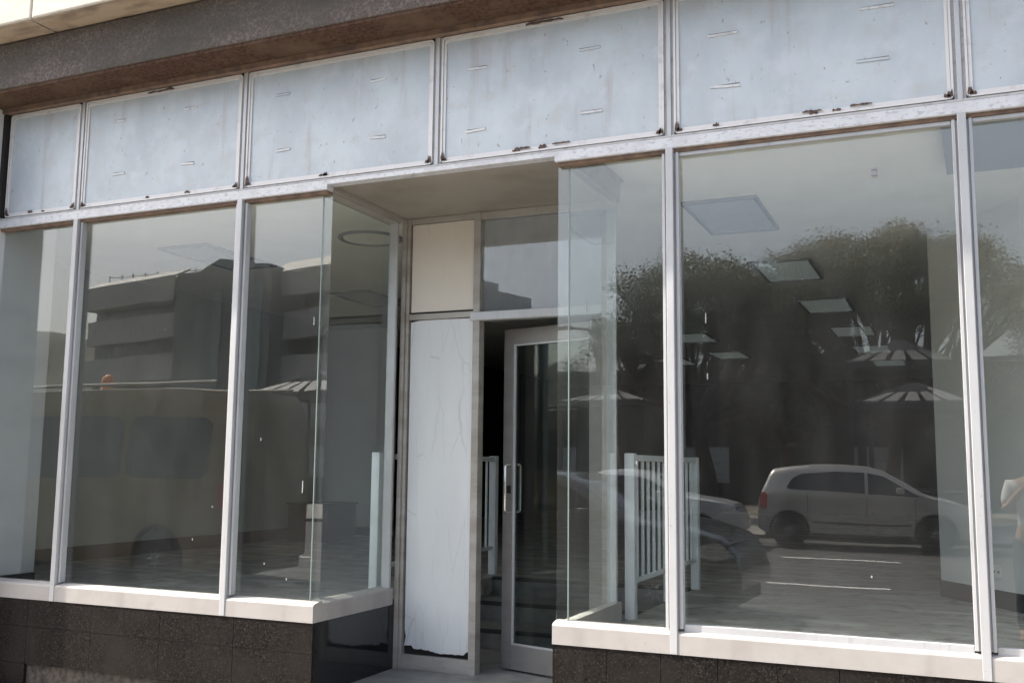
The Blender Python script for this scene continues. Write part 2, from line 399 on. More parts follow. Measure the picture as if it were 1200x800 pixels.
# ------------------------------------------------------------------ the shop building
M1, M2, CL, CR, M3, M4 = -4.066, -2.703, -2.067, -0.626, 0.0, 1.360
XL, XR, M5 = -4.80, 4.2, 2.72
ZB, ZT, D = 2.50, 2.556, 0.937
shop = empty('shop_building', (0, 0, PAV))
tag(shop, 'vacant shop front with aluminium display windows, recessed entrance and dark granite base', 'building')
def part(mb, name, m, parent=shop, smooth=None, label=None):
    o = mb.build(name, m, parent, smooth)
    if parent is not None:
        o.matrix_parent_inverse = Matrix.Translation(-world_loc(parent))
    if label: o['label'] = label
    return o
def world_loc(o):
    v = Vector((0, 0, 0))
    while o is not None:
        if o.type == 'EMPTY': v = v + o.location
        o = o.parent
    return v
def sub(mb, name, m, parent, smooth=None):
    # sub-parts of mesh parts: the part already sits at world coordinates
    o = mb.build(name, m, parent, smooth)
    return o

# overhead: aggregate beam, cream slabs above, rusty soffit strip
part(MB().box(-9.0, 9.0, -0.28, 0.3, 3.372, 3.69, 0.012), 'concrete_beam', MT['concrete'])
part(MB().box(-9.0, 9.0, -0.268, 0.02, 3.352, 3.371), 'beam_soffit', MT['soffit_conc'])
part(MB().box(-9.0, 9.0, -0.035, 0.012, 3.318, 3.351), 'head_strip', MT['rebate'])
xs = [-9.2, -6.6, -4.052, -2.72, 0.6, 3.2, 6.5]
for i in range(len(xs) - 1):
    off = 0.0 if i < 3 else (0.012 if i == 3 else 0.0)
    b = part(MB().box(xs[i] + 0.006, xs[i + 1] - 0.006, -0.475 + off, 0.3, 3.706 + off, 4.9, 0.012), 'cladding_slab', MT['slab'])
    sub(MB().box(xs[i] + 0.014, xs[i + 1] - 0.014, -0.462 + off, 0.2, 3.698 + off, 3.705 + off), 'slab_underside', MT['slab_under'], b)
part(MB().box(-9.0, 9.0, -0.25, 0.28, 3.691, 3.697), 'slab_joint', MT['gap'])
part(MB().box(-9.0, 9.0, 0.31, 0.6, 2.7, 9.0), 'upper_wall', MT['slab'])
# side pier at the left end, plain wall outside the frame
pier = part(MB().box(-5.6, XL, -0.262, 0.5, 0.10, 3.35, 0.008), 'side_pier', MT['pier'])
sub(MB().box(-5.61, XL + 0.008, -0.27, 0.5, -0.55, 0.099, 0.004), 'pier_base', MT['granite'], pier)
sub(MB().box(XL + 0.001, XL + 0.03, -0.02, 0.05, 2.58, 3.35), 'dark_edge', MT['gap'], pier)
part(MB().box(-9.0, -5.61, -0.2, 0.5, -0.55, 3.35), 'neighbour_wall', MT['pier'])
part(MB().box(XR, 9.0, -0.2, 0.5, -0.55, 3.35), 'end_wall', MT['pier'])

# granite plinths, tile by tile over mortar
def tiles(name, xa, xb, rows, w, x0, skip=()):
    base = part(MB().box(xa + (0.03 if xa > -1 else 0), xb - (0.03 if xb < 0 else 0), 0.026, 0.3, -0.55, -0.001), name, MT['mortar'])
    t = MB()
    for r, (z0, z1) in enumerate(rows):
        x = x0 - 40 * w
        k = 0
        while x < xb:
            a, b = max(x, xa), min(x + w, xb)
            if b - a > 0.01 and (r, round(a, 2)) not in skip:
                dy = rnd.uniform(0, 0.0012)
                t.box(a + 0.0012, b - 0.0012, 0.004 + dy, 0.025, z0 + 0.0012, z1 - 0.0012, 0.0008)
            x += w
    sub(t, 'granite_tile', MT['granite'], base)
    return base
pl = tiles('granite_plinth', XL, CL, ((-0.55, -0.405), (-0.405, -0.172), (-0.172, -0.002)), 0.551, CL, skip=((0, -4.27), (0, -3.72)))
sub(MB().box(CL - 0.024, CL - 0.003, 0.027, D - 0.02, -0.55, -0.002), 'return_slab', MT['granite_black'], pl)
# rough chunks and pale scars where base tiles are gone
t = MB()
for k in range(26):
    x = rnd.uniform(-4.3, -2.2); w = rnd.uniform(0.03, 0.12)
    t.box(x, x + w, 0.012, 0.024, -0.55, -0.55 + rnd.uniform(0.012, 0.04), 0.003)
sub(t, 'broken_tile', MT['granite'], pl)
pr = tiles('granite_plinth', CR, XR, ((-0.55, -0.28), (-0.28, -0.002)), 0.2745, CR + 0.285)
sub(MB().box(CR + 0.003, CR + 0.024, 0.027, D - 0.02, -0.55, -0.002), 'return_slab', MT['granite_black'], pr)

# transom beam (thinner over the entrance), brown rebate below it
tb = part(MB().box(XL, CL, 0, 0.07, ZB, ZT, 0.004).box(CL, CR, 0, 0.07, 2.529, ZT, 0.003).box(CR, XR, 0, 0.07, ZB, ZT, 0.004), 'transom_beam', MT['frame_chip'])
sub(MB().box(XL, CL - 0.01, 0.02, 0.068, 2.482, 2.499).box(CR + 0.01, XR, 0.02, 0.068, 2.482, 2.499), 'rebate', MT['rebate'], tb)
sub(MB().box(XL, XR, 0.002, 0.05, ZT + 0.001, ZT + 0.012), 'top_groove', MT['joint'], tb)

# recess: soffit, back frame, panels, transom light
so = part(MB().box(CL - 0.02, CR + 0.02, 0.072, D + 0.06, 2.531, 2.72), 'entrance_soffit', MT['soffit'])
for xa_, xb_ in ((CL - 0.006, CL + 0.012), (CR - 0.012, CR + 0.006)):
    sub(MB().box(xa_, xb_, 0.072, D - 0.03, 2.505, 2.530), 'soffit_trim', MT['frame_old'], so)

def pane(x0, x1, y, z0, z1, parent, m='glass', name='glass_pane'):
    return sub(MB().box(x0, x1, y, y + 0.006, z0, z1), name, MT[m], parent)
def mullion(x, parent, z0=0.0, z1=ZB, wide=0.038):
    """nose standing proud with a stepped bead either side"""
    h = wide / 2
    sub(MB().box(x - h, x + h, -0.004, 0.062, z0, z1 + 0.0005, 0.003).box(x - h - 0.008, x - h, 0.030, 0.062, 0.118, z1 - 0.02).box(x + h, x + h + 0.008, 0.030, 0.062, 0.118, z1 - 0.02)
        .box(x - h - 0.024, x - h - 0.009, 0.018, 0.062, 0.118, z1 - 0.02, 0.002).box(x + h + 0.009, x + h + 0.024, 0.018, 0.062, 0.118, z1 - 0.02, 0.002), 'mullion', MT['frame'], parent)
def sill_mb(x0, x1, mb=None):
    mb = mb or MB()
    return mb.prism([(0.0, 0.0), (0.09, 0.0), (0.09, 0.112), (0.058, 0.112), (0.012, 0.103), (0.003, 0.098), (0.0, 0.09)], 0, x0, x1)
GZ0, GZ1 = 0.108, 2.486
def flecks(mb, pts):
    for x, z, h in pts:
        mb.box(x, x + 0.006, 0.0565, 0.0585, z, z + h)
    return mb

# windows: one display window per glazed bay
def display_window(x0, x1, label, scr=()):
    w = part(sill_mb(x0, x1), 'display_window', MT['sill'], label=label)
    pane(x0, x1, 0.060, GZ0, GZ1, w)
    if scr:
        sub(flecks(MB(), scr), 'paint_fleck', MT['scratch'], w)
    return w
w0 = display_window(XL, M1 - 0.02, 'narrow end window beside the grey pier')
w1 = display_window(M1 + 0.02, M2 - 0.02, 'wide window reflecting an office block', ((-3.3, 1.72, 0.008), (-3.0, 0.42, 0.012), (-2.86, 0.62, 0.01)))
w2 = display_window(M2 + 0.02, CL, 'narrow window ending in a bare glass corner', ((-2.17, 1.70, 0.05), (-2.21, 0.72, 0.07), (-2.52, 1.02, 0.02), (-2.46, 0.30, 0.012), (-2.3, 0.22, 0.012)))
w3 = display_window(CR, M3 - 0.02, 'narrow window with glass corner beside the open door', ((-0.47, 1.69, 0.06), (-0.2, 0.9, 0.02)))
w4 = display_window(M3 + 0.02, M4 - 0.02, 'wide window reflecting trees and a parked car', ((0.16, 1.60, 0.05), (0.165, 1.32, 0.03), (0.9, 0.4, 0.01)))
w5 = display_window(M4 + 0.02, M5, 'window showing the bare interior wall')
w6 = display_window(M5 + 0.02, XR, 'end window past the interior wall')
mullion(M1, w1); mullion(M2, w2); mullion(M3, w4); mullion(M4, w5); mullion(M5, w6)
# inner bottom bead of the wide right windows
for (a, b, w) in ((M3 + 0.045, M4 - 0.045, w4), (M4 + 0.045, M5 - 0.045, w5)):
    sub(MB().box(a, b, 0.03, 0.0585, 0.104, 0.138, 0.002), 'glazing_bead', MT['frame'], w)
    sub(MB().box(a, b, 0.03, 0.0585, 2.462, 2.4815, 0.002), 'head_bead', MT['frame'], w)
# small clip on the right pane, smudge clip on the left one
sub(MB().box(0.966, 0.986, 0.05, 0.059, 2.266, 2.296).box(0.962, 0.990, 0.046, 0.05, 2.264, 2.27).box(0.962, 0.990, 0.046, 0.05, 2.292, 2.298), 'clip', MT['light_trim'], w4)

# returns of the glass bays into the recess
def return_bay(x, sgn, w):
    """side sill, side pane and end post; sgn=+1 when the recess lies to +X"""
    xs_ = [x, x - sgn * 0.09]
    prof = [(0.0, 0.0), (0.09, 0.0), (0.09, 0.112), (0.058, 0.112), (0.012, 0.103), (0.003, 0.098), (0.0, 0.09)]
    mb = MB().prism([(x - sgn * u, v) for u, v in prof], 1, 0.091, D - 0.055)
    sub(mb, 'side_sill', MT['sill'], w)
    a, b = sorted((x - sgn * 0.060, x - sgn * 0.066))
    sub(MB().box(a, b, 0.068, D - 0.06, GZ0, GZ1 + 0.01), 'side_pane', MT['glass_side'], w)
    a, b = sorted((x - sgn * 0.0605, x - sgn * 0.066))
    sub(MB().box(a, b, 0.0585, 0.0675, GZ0, GZ1), 'glass_edge', MT['seal'], w)
    a, b = sorted((x - sgn * 0.01, x - sgn * 0.07))
    sub(MB().box(a, b, D - 0.09, D - 0.066, 0.105, 2.53, 0.004), 'end_post', MT['frame'], w)
    sub(MB().box(x - 0.09 if sgn > 0 else x, x if sgn > 0 else x + 0.09, 0.07, D - 0.066, 2.487, 2.64), 'side_head', MT['frame_old'], w)
return_bay(CL, 1, w2)
return_bay(CR, -1, w3)

# entrance screen at the back of the recess
scr = part(MB().box(CL - 0.005, CL + 0.022, D - 0.03, D + 0.06, FOY, 2.529, 0.003).box(CL + 0.024, CL + 0.045, D - 0.012, D + 0.06, FOY, 2.529, 0.003)
           .box(-1.545, -1.497, D - 0.015, D + 0.06, FOY, 2.529, 0.003)
           .box(CR - 0.04, CR + 0.02, D - 0.03, D + 0.06, FOY, 2.529, 0.003)
           .box(CL + 0.046, -1.546, D - 0.01, D + 0.05, 1.842, 1.880, 0.003)
           .box(CL + 0.046, -1.546, D - 0.008, D + 0.05, FOY, -0.312, 0.004)
           .box(CL + 0.046, -1.546, D - 0.008, D + 0.05, 2.492, 2.529, 0.003)
           .box(-1.496, CR - 0.041, D - 0.012, D + 0.05, 2.482, 2.529, 0.003),
           'entrance_screen', MT['frame_old'])
sub(MB().box(-1.56, CR - 0.041, D - 0.026, D + 0.05, 1.815, 1.870, 0.004), 'door_head', MT['frame'], scr)
sub(MB().box(-1.496, CR - 0.042, D + 0.012, D + 0.018, 1.871, 2.482), 'transom_light', MT['glass_dusty'], scr)
sub(MB().box(CL + 0.05, -1.55, D + 0.022, D + 0.03, 1.885, 2.49), 'panel_gap', MT['gap'], scr)
sub(MB().box(CL + 0.055, -1.552, D + 0.004, D + 0.02, 1.893, 2.488, 0.003), 'upper_panel', MT['cream_board'], scr)
sub(MB().box(CL + 0.05, -1.55, D + 0.022, D + 0.03, -0.311, 1.842), 'panel_gap', MT['gap'], scr)
# lower board with its torn bottom edge
xa, xb = CL + 0.056, -1.553
edge = []
rr = random.Random(3)
n = 26
for i in range(n + 1):
    u = i / n
    z = -0.278 + 0.008 * math.sin(5 * u) + rr.uniform(-0.003, 0.003) + (0.02 if u < 0.14 or u > 0.93 else 0) - 0.014 * math.exp(-((u - 0.55) / 0.2) ** 2)
    edge.append((xa + (xb - xa) * u, z))
left_edge = [(xa + rr.uniform(0, 0.004) + (0.012 if 0.02 < z + 0.26 < 0.09 else 0), z) for z in (1.0, 0.2, -0.02, -0.10, -0.16, -0.2)]
top = [(xb, 1.836), (xb - 0.2, 1.838), (xa + 0.1, 1.838), (xa + 0.05, 1.835), (xa, 1.826)]
sub(MB().prism(edge + top + left_edge, 1, D + 0.004, D + 0.018), 'lower_panel', MT['cracked'], scr)
# foyer slab and threshold
part(MB().box(CL - 0.003, CR + 0.003, -0.06, 2.9, -0.55, FOY), 'entrance_floor', MT['step'])

# door leaf, hung on the right and swung inwards
door = empty('entrance_door', (-0.672, D + 0.03, FOY + 0.012), R(0))
door.parent = shop
door.matrix_parent_inverse = Matrix.Translation(-shop.location)
door.rotation_euler = (0, 0, R(-17))
door['label'] = 'glazed aluminium door standing ajar'
W, H = 0.79, 2.17
def dp(mb, name, m, parent=door, smooth=None):
    return mb.build(name, m, parent, smooth)
leaf = dp(MB().box(-W, -W + 0.080, -0.022, 0.022, 0, H, 0.003).box(-0.095, 0, -0.022, 0.022, 0, H, 0.003)
          .box(-W + 0.081, -0.096, -0.021, 0.021, H - 0.10, H - 0.001, 0.003).box(-W + 0.081, -0.096, -0.021, 0.021, 0.001, 0.15, 0.003), 'door_frame', MT['door_frame'])
dp(MB().box(-W + 0.081, -W + 0.096, -0.019, -0.006, 0.151, H - 0.101, 0.002).box(-W + 0.097, -0.097, -0.018, -0.006, 0.151, 0.163, 0.002).box(-W + 0.097, -0.097, -0.018, -0.006, H - 0.113, H - 0.101, 0.002), 'glazing_bead', MT['frame'])
dp(MB().box(-W + 0.082, -0.097, -0.004, 0.004, 0.152, H - 0.102), 'door_pane', MT['glass_door'])
for sg in (-1, 1):
    y0, y1 = sg * 0.022, sg * 0.075
    xh = -W + 0.066
    dp(MB().tube([(xh, y0, 0.98), (xh, y1 * 0.85, 0.98), (xh, y1, 0.995), (xh, y1, 1.27), (xh, y1 * 0.85, 1.285), (xh, y0, 1.285)], 0.0095, 10), 'pull_handle', MT['steel'], smooth=60)
dp(MB().box(-W + 0.03, -W + 0.07, -0.028, -0.022, 1.10, 1.15, 0.002), 'lock', MT['trim_black'])

# ------------------------------------------------------------------ sign panels above the windows
fx = [XL, M1, M2, -1.345, M3, M4, M5]
tabs = {0: [], 1: [(-3.747, 3.145), (-3.726, 2.78), (-3.141, 3.15), (-3.146, 2.783)], 2: [(-2.423, 3.137), (-2.406, 2.784), (-1.743, 3.128), (-1.738, 2.78)],
        3: [(-1.099, 3.10), (-1.103, 2.74), (-0.432, 3.106), (-0.422, 2.755)], 4: [(0.279, 3.066), (0.287, 2.791), (1.015, 3.077), (0.987, 2.818)], 5: [(1.72, 3.06), (1.73, 2.79), (2.4, 3.07), (2.4, 2.8)]}
plabel = ['narrow blank sign panel beside the grey pier', 'blank grey sign panel second from the pier, over the office block reflection',
          'blank grey sign panel over the window with the bare left glass corner', 'blank pale sign panel over the recessed entrance, chipped along its bottom edge',
          'stained blank sign panel over the wide window that reflects the car', 'cut off blank sign panel over the window showing the bare wall']
PZ0, PZ1 = 2.574, 3.312
def blotch(mb, x, z, r, rn, y):
    n = 11
    pts = []
    for k in range(n):
        a = 2 * math.pi * k / n
        q = r * rn.uniform(0.45, 1.15)
        pts.append((x + q * 1.25 * math.cos(a), z + q * math.sin(a)))
    mb.prism(pts, 1, y, y + 0.003)
def streak(mb, xa, xb, za, zb, rn, y):
    n = 9
    lo = [(xa + (xb - xa) * k / n, za + (zb - za) * rn.uniform(0.0, 0.3)) for k in range(n + 1)]
    hi = [(xa + (xb - xa) * k / n, za + (zb - za) * rn.uniform(0.5, 1.0) * (0.6 if k in (0, n) else 1.0) + (zb - za) * 0.05) for k in range(n, -1, -1)]
    mb.prism(lo + hi, 1, y, y + 0.003)
for i in range(6):
    x0, x1 = fx[i] + 0.026, fx[i + 1] - 0.026
    if i == 0: x0 += 0.02
    e = empty('sign_panel', ((x0 + x1) / 2, 0.02, PZ0))
    tag(e, plabel[i], 'sign panel', 'blank sign panels above the windows')
    L = e.location
    def sp(mb, name, m, parent=e, smooth=None):
        o = mb.build(name, m, parent, smooth)
        if parent is e: o.matrix_parent_inverse = Matrix.Translation(-L)
        return o
    # board with rounded corners
    def rr_(xa, xb, za, zb, r):
        out = []
        for cx, cz, a0 in ((xb - r, zb - r, 0), (xa + r, zb - r, 90), (xa + r, za + r, 180), (xb - r, za + r, 270)):
            for k in range(5):
                a = R(a0 + k * 22.5)
                out.append((cx + r * math.cos(a), cz + r * math.sin(a)))
        return out
    sp(MB().prism(rr_(x0 + 0.004, x1 - 0.004, PZ0 + 0.004, PZ1 - 0.004, 0.02), 1, 0.016, 0.04), 'board', MT['panel'])
    # raised edging: two thin rails
    fr = bmesh.new()
    mbf = MB()
    def rail(o_, i_, ya, yb):
        A = rr_(x0 + o_, x1 - o_, PZ0 + o_, PZ1 - o_, 0.022)
        B = rr_(x0 + i_, x1 - i_, PZ0 + i_, PZ1 - i_, 0.016)
        n = len(A)
        bm = mbf.bm
        vs = [[bm.verts.new((u, y, v)) for u, v in P_] for P_, y in ((A, ya), (B, ya), (B, yb), (A, yb))]
        for a, b in ((0, 1), (1, 2), (2, 3), (3, 0)):
            for k in range(n):
                bm.faces.new((vs[a][k], vs[a][(k + 1) % n], vs[b][(k + 1) % n], vs[b][k]))
    rail(0.0, 0.011, 0.004, 0.039)
    rail(0.013, 0.028, 0.009, 0.0155)
    fo = sp(mbf, 'edging', MT['panel_frame'])
    rn = random.Random(20 + i)
    rb = MB()
    for cx, sg in ((x0 + 0.016, 1), (x1 - 0.016, -1)):
        streak(rb, cx - 0.012, cx + 0.012, PZ0 + 0.004, PZ0 + rn.uniform(0.035, 0.07), rn, 0.0015)
        streak(rb, cx + sg * 0.013 - 0.014, cx + sg * 0.013 + 0.014, PZ0 + 0.006, PZ0 + 0.03, rn, 0.0015)
    for k in range(2):
        xq = rn.uniform(x0 + 0.2, x1 - 0.2)
        streak(rb, xq - rn.uniform(0.01, 0.03), xq + rn.uniform(0.01, 0.03), PZ0 + 0.008, PZ0 + rn.uniform(0.022, 0.034), rn, 0.0015)
    if i in (3, 4):
        xq = -0.86 if i == 3 else 0.66
        streak(rb, xq, xq + 0.09, PZ0 + 0.020, PZ0 + 0.034, rn, 0.0012); streak(rb, xq + 0.14, xq + 0.18, PZ0 + 0.010, PZ0 + 0.026, rn, 0.0012)
        streak(rb, xq + 0.22, xq + 0.32, PZ0 + 0.024, PZ0 + 0.035, rn, 0.0012)
    if i in (1, 3):
        xq = -3.5 if i == 1 else -0.8
        streak(rb, xq, xq + 0.22, PZ1 - 0.022, PZ1 - 0.002, rn, 0.0012)
    sp(rb, 'rust_patch', MT['rust'])
    for (tx, tz) in tabs[i]:
        wd = 0.052 if i < 3 else (0.06 if i == 3 else 0.075)
        tilt = rn.uniform(-0.004, 0.006)
        mbt = MB().prism([(tx - wd, tz - 0.007 + tilt), (tx + wd, tz - 0.007 - tilt), (tx + wd, tz + 0.005 - tilt), (tx - wd, tz + 0.005 + tilt)], 1, 0.011, 0.0158)
        t = sp(mbt, 'cut_tab', MT['tab'] if rn.random() < 0.55 else MT['panel_frame'] if rn.random() < 0.5 else MT['panel'])
        sp(MB().prism([(tx - wd * rn.uniform(0.6, 1.05), tz + 0.006), (tx + wd, tz + 0.006), (tx + wd, tz + 0.0095), (tx - wd, tz + 0.0095)], 1, 0.0145, 0.0158), 'slot', MT['tab_gap'], t)
# strips between the panels
for i, x in enumerate(fx[1:]):
    mb = MB().box(x - 0.0255, x + 0.0255, 0.016, 0.05, PZ0 - 0.01, 3.318)
    st = part(mb, 'joint_strip', MT['joint'])
    sub(MB().box(x - 0.011, x + 0.011, 0.006, 0.0155, PZ0 - 0.012, 3.317, 0.002), 'cover_bead', MT['frame'], st)
part(MB().box(XL, XR, 0.051, 0.28, 2.562, 3.35), 'sign_backing', MT['gap'])

# ------------------------------------------------------------------ the interior
CE = 2.65
part(MB().box(-6.6, 6.3, 0.285, 16.4, 2.73, 3.2), 'sky_block_slab', MT['gap'])  # unseen slab added above the ceiling to keep sky light out
fl = MB().box(-6.3, -2.19, 0.10, 16.2, -0.12, 0).box(-0.53, 6.2, 0.10, 16.2, -0.12, 0).box(-2.19, -0.53, 2.68, 16.2, -0.12, 0)
tag(fl.build('floor', MT['floor_in']), kind='structure')
tag(MB().box(-6.3, CL - 0.08, 0.10, 16.2, CE, 2.70).box(CR + 0.08, 6.2, 0.10, 16.2, CE, 2.70).box(CL - 0.08, CR + 0.08, 1.0, 16.2, CE, 2.70).build('ceiling', MT['ceiling']), kind='structure')
sw = MB().box(-6.3, -6.05, 0.1, 5.9, 0, CE).build('side_wall', MT['wall_left']); tag(sw, kind='structure')
MB().box(-6.05, -6.035, 0.1, 5.9, 0, 0.13, 0.003).build('skirting', MT['skirting'], sw)
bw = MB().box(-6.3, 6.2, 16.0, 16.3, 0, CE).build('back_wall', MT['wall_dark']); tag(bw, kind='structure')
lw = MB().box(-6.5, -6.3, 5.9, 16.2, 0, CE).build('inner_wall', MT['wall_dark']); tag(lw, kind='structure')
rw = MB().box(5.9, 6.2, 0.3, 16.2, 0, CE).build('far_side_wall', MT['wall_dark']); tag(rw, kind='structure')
# grey partition behind the left return glass
pw = MB().box(-6.3, -5.35, 6.3, 6.5, 0, CE).build('wall_pier', MT['wall_in']); tag(pw, kind='structure')
pw = MB().box(-5.34, -4.55, 7.1, 7.3, 0, CE).build('partition', MT['wall_left']); tag(pw, kind='structure')
MB().box(-6.3, -5.35, 6.285, 6.299, 0, 0.1).box(-5.34, -4.55, 7.085, 7.099, 0, 0.1).build('skirting', MT['skirting'], pw)
# slanted wall and pier at right
pts = [(1.15, 3.07), (1.72, 2.28), (3.6, 0.5), (4.0, 0.9), (1.9, 3.1), (1.36, 3.7)]
ow = MB().prism(pts, 2, 0, CE).build('slanted_wall', MT['wall_in']); tag(ow, kind='structure')
sk = MB()
for (a, b) in (((1.15, 3.07), (1.72, 2.28)), ((1.72, 2.28), (3.6, 0.5)), ((1.15, 3.07), (1.36, 3.7))):
    a, b = Vector(a), Vector(b)
    d = (b - a).normalized(); nrm = Vector((-d.y, d.x)) * -1
    if (a + nrm - Vector((2.2, 2.6))).length < (a - Vector((2.2, 2.6))).length: nrm = -nrm
    q = [a + nrm * 0.001, b + nrm * 0.001, b + nrm * 0.014, a + nrm * 0.014]
    sk.prism([(v.x, v.y) for v in q], 2, 0.001, 0.115)
sk.build('skirting', MT['skirting'], ow)
tag(MB().prism([(1.265, 0.12), (3.4, 0.12), (3.4, 1.33), (1.295, 1.33)], 2, 2.585, CE - 0.001).build('bulkhead', MT['bulkhead']), kind='structure')
so_ = empty('wall_socket', (1.502, 2.577, 0.19), math.atan2(2.28 - 3.07, 1.72 - 1.15))
tag(so_, 'cream double socket low on the slanted interior wall', 'socket')
MB().box(-0.045, 0.045, -0.012, -0.001, 0, 0.085, 0.003).build('plate', MT['white_plastic'], so_)
MB().box(-0.03, -0.012, -0.014, -0.0121, 0.035, 0.05).box(0.012, 0.03, -0.014, -0.0121, 0.035, 0.05).build('switch', MT['seal'], so_)
# steps up from the foyer
stp = empty('staircase', (-1.36, 1.8, FOY))
tag(stp, 'three grey steps inside the doorway between white railings', 'steps')
for k, (y0, z1) in enumerate(((1.80, -0.267), (2.22, -0.134), (2.66, 0.0))):
    y1 = (2.219, 2.659, 2.679)[k]
    o = MB().box(-2.18, -0.54, y0, y1, FOY + 0.001, z1 - 0.001, 0.004).build('step', MT['step'], stp); o.matrix_parent_inverse = Matrix.Translation(-stp.location)
    MB().box(-2.18, -0.54, y0 - 0.006, y0 + 0.035, z1 - 0.022, z1 + 0.003).build('nosing', MT['step_nose'], o)
# kerb walls under the raised floor along the stair
tag(MB().box(-2.30, -2.19, D + 0.07, 2.67, FOY, -0.121).box(-0.53, -0.42, D + 0.07, 2.67, FOY, -0.121).build('stair_wall', MT['step']), kind='structure')

def railing(x, ys, label, mid=True):
    e = empty('railing', (x, ys[0], 0))
    tag(e, label, 'railing', 'white railings beside the inside steps')
    def rp(mb, name):
        o = mb.build(name, MT['post'], e, 40); o.matrix_parent_inverse = Matrix.Translation(-e.location)
    hs = [0.97, 0.9, 0.965] if len(ys) == 3 else [0.97, 0.97]
    for y, h in zip(ys, hs):
        rp(MB().box(x - 0.03, x + 0.03, y - 0.03, y + 0.03, 0.001, h, 0.004), 'post')
    rp(MB().box(x - 0.022, x + 0.022, ys[0] + 0.031, ys[-1] - 0.031, 0.925, 0.962, 0.004), 'top_rail')
    rp(MB().box(x - 0.014, x + 0.014, ys[0] + 0.031, ys[-1] - 0.031, 0.20, 0.228, 0.003), 'bottom_rail')
    n = 13
    for k in range(1, n):
        y = ys[0] + (ys[-1] - ys[0]) * k / n
        if len(ys) == 3 and abs(y - ys[1]) < 0.05: continue
        rp(MB().tube([(x, y, 0.228), (x, y, 0.926)], 0.0105, 8), 'bar')
railing(-0.515, (1.0, 1.86, 2.63), 'white bar railing standing behind the right window of the entrance')
railing(-2.275, (1.0, 2.87), 'white bar railing seen beyond the open door and the left glass corner')

# ceiling lights and ring
def ceiling_light(x, y, label, w=0.5, l=0.95, m='diffuser'):
    e = empty('ceiling_light', (x, y, CE))
    tag(e, label, 'ceiling light', 'flat square-edged ceiling lights')
    t = 0.022
    MB().box(-w / 2, w / 2, -l / 2, -l / 2 + t, -0.022, -0.001).box(-w / 2, w / 2, l / 2 - t, l / 2, -0.022, -0.001).box(-w / 2, -w / 2 + t, -l / 2 + t, l / 2 - t, -0.022, -0.001).box(w / 2 - t, w / 2, -l / 2 + t, l / 2 - t, -0.022, -0.001).build('trim', MT['light_trim'], e)
    MB().box(-w / 2 + t, w / 2 - t, -l / 2 + t, l / 2 - t, -0.012, -0.002).build('diffuser', MT[m], e)
    return e
for k, (x, y) in enumerate(((-0.09, 2.07), (-0.02, 4.2), (0.08, 6.3), (0.16, 8.5), (0.24, 10.6), (0.36, 12.7))):
    ceiling_light(x, y, ['blue-white ceiling light nearest the wide right window', 'second ceiling light of the row receding from the wide right window', 'third ceiling light of the row receding from the wide right window',
                         'fourth ceiling light of the row receding from the wide right window', 'fifth ceiling light of the row receding from the wide right window', 'deepest ceiling light of the row receding from the wide right window'][k], m='diffuser_off' if k == 0 else 'diffuser')
for k, (x, y) in enumerate(((-1.9, 8.5), (-1.87, 10.75), (-2.9, 11.5))):
    ceiling_light(x, y, ['ceiling light deep inside, first of the pair over the railing', 'ceiling light deep inside, second of the pair over the railing', 'ceiling light deep inside, just right of the entrance corner mullion'][k])
ceiling_light(-4.35, 4.2, 'ceiling light seen through the left side glass of the entrance', m='diffuser_off')
ceiling_light(-4.45, 1.9, 'faint ceiling light above the wide left window', m='diffuser_off')
rg = empty('ceiling_ring', (-2.85, 1.75, CE))
tag(rg, 'round white ceiling diffuser seen through the left side glass', 'air diffuser')
MB().lathe([(0.25, -0.001), (0.25, -0.015), (0.235, -0.022), (0.22, -0.015), (0.22, -0.001)], 40).build('outer_ring', MT['bulkhead'], rg, 40)
MB().lathe([(0.21, -0.001), (0.21, -0.012), (0.03, -0.016), (0.03, -0.001)], 40).build('inner_disc', MT['ceiling'], rg, 40)
cb = empty('cabinet', (-5.5, 5.2, 0))
tag(cb, 'dark low cabinet at the end of the left interior wall', 'cabinet')
MB().box(-0.32, 0.22, -0.3, 0.3, 0.0, 0.42, 0.006).build('carcass', MT['cabinet'], cb)
MB().box(-0.34, 0.24, -0.32, 0.32, 0.421, 0.445, 0.004).build('worktop', MT['cabinet'], cb)

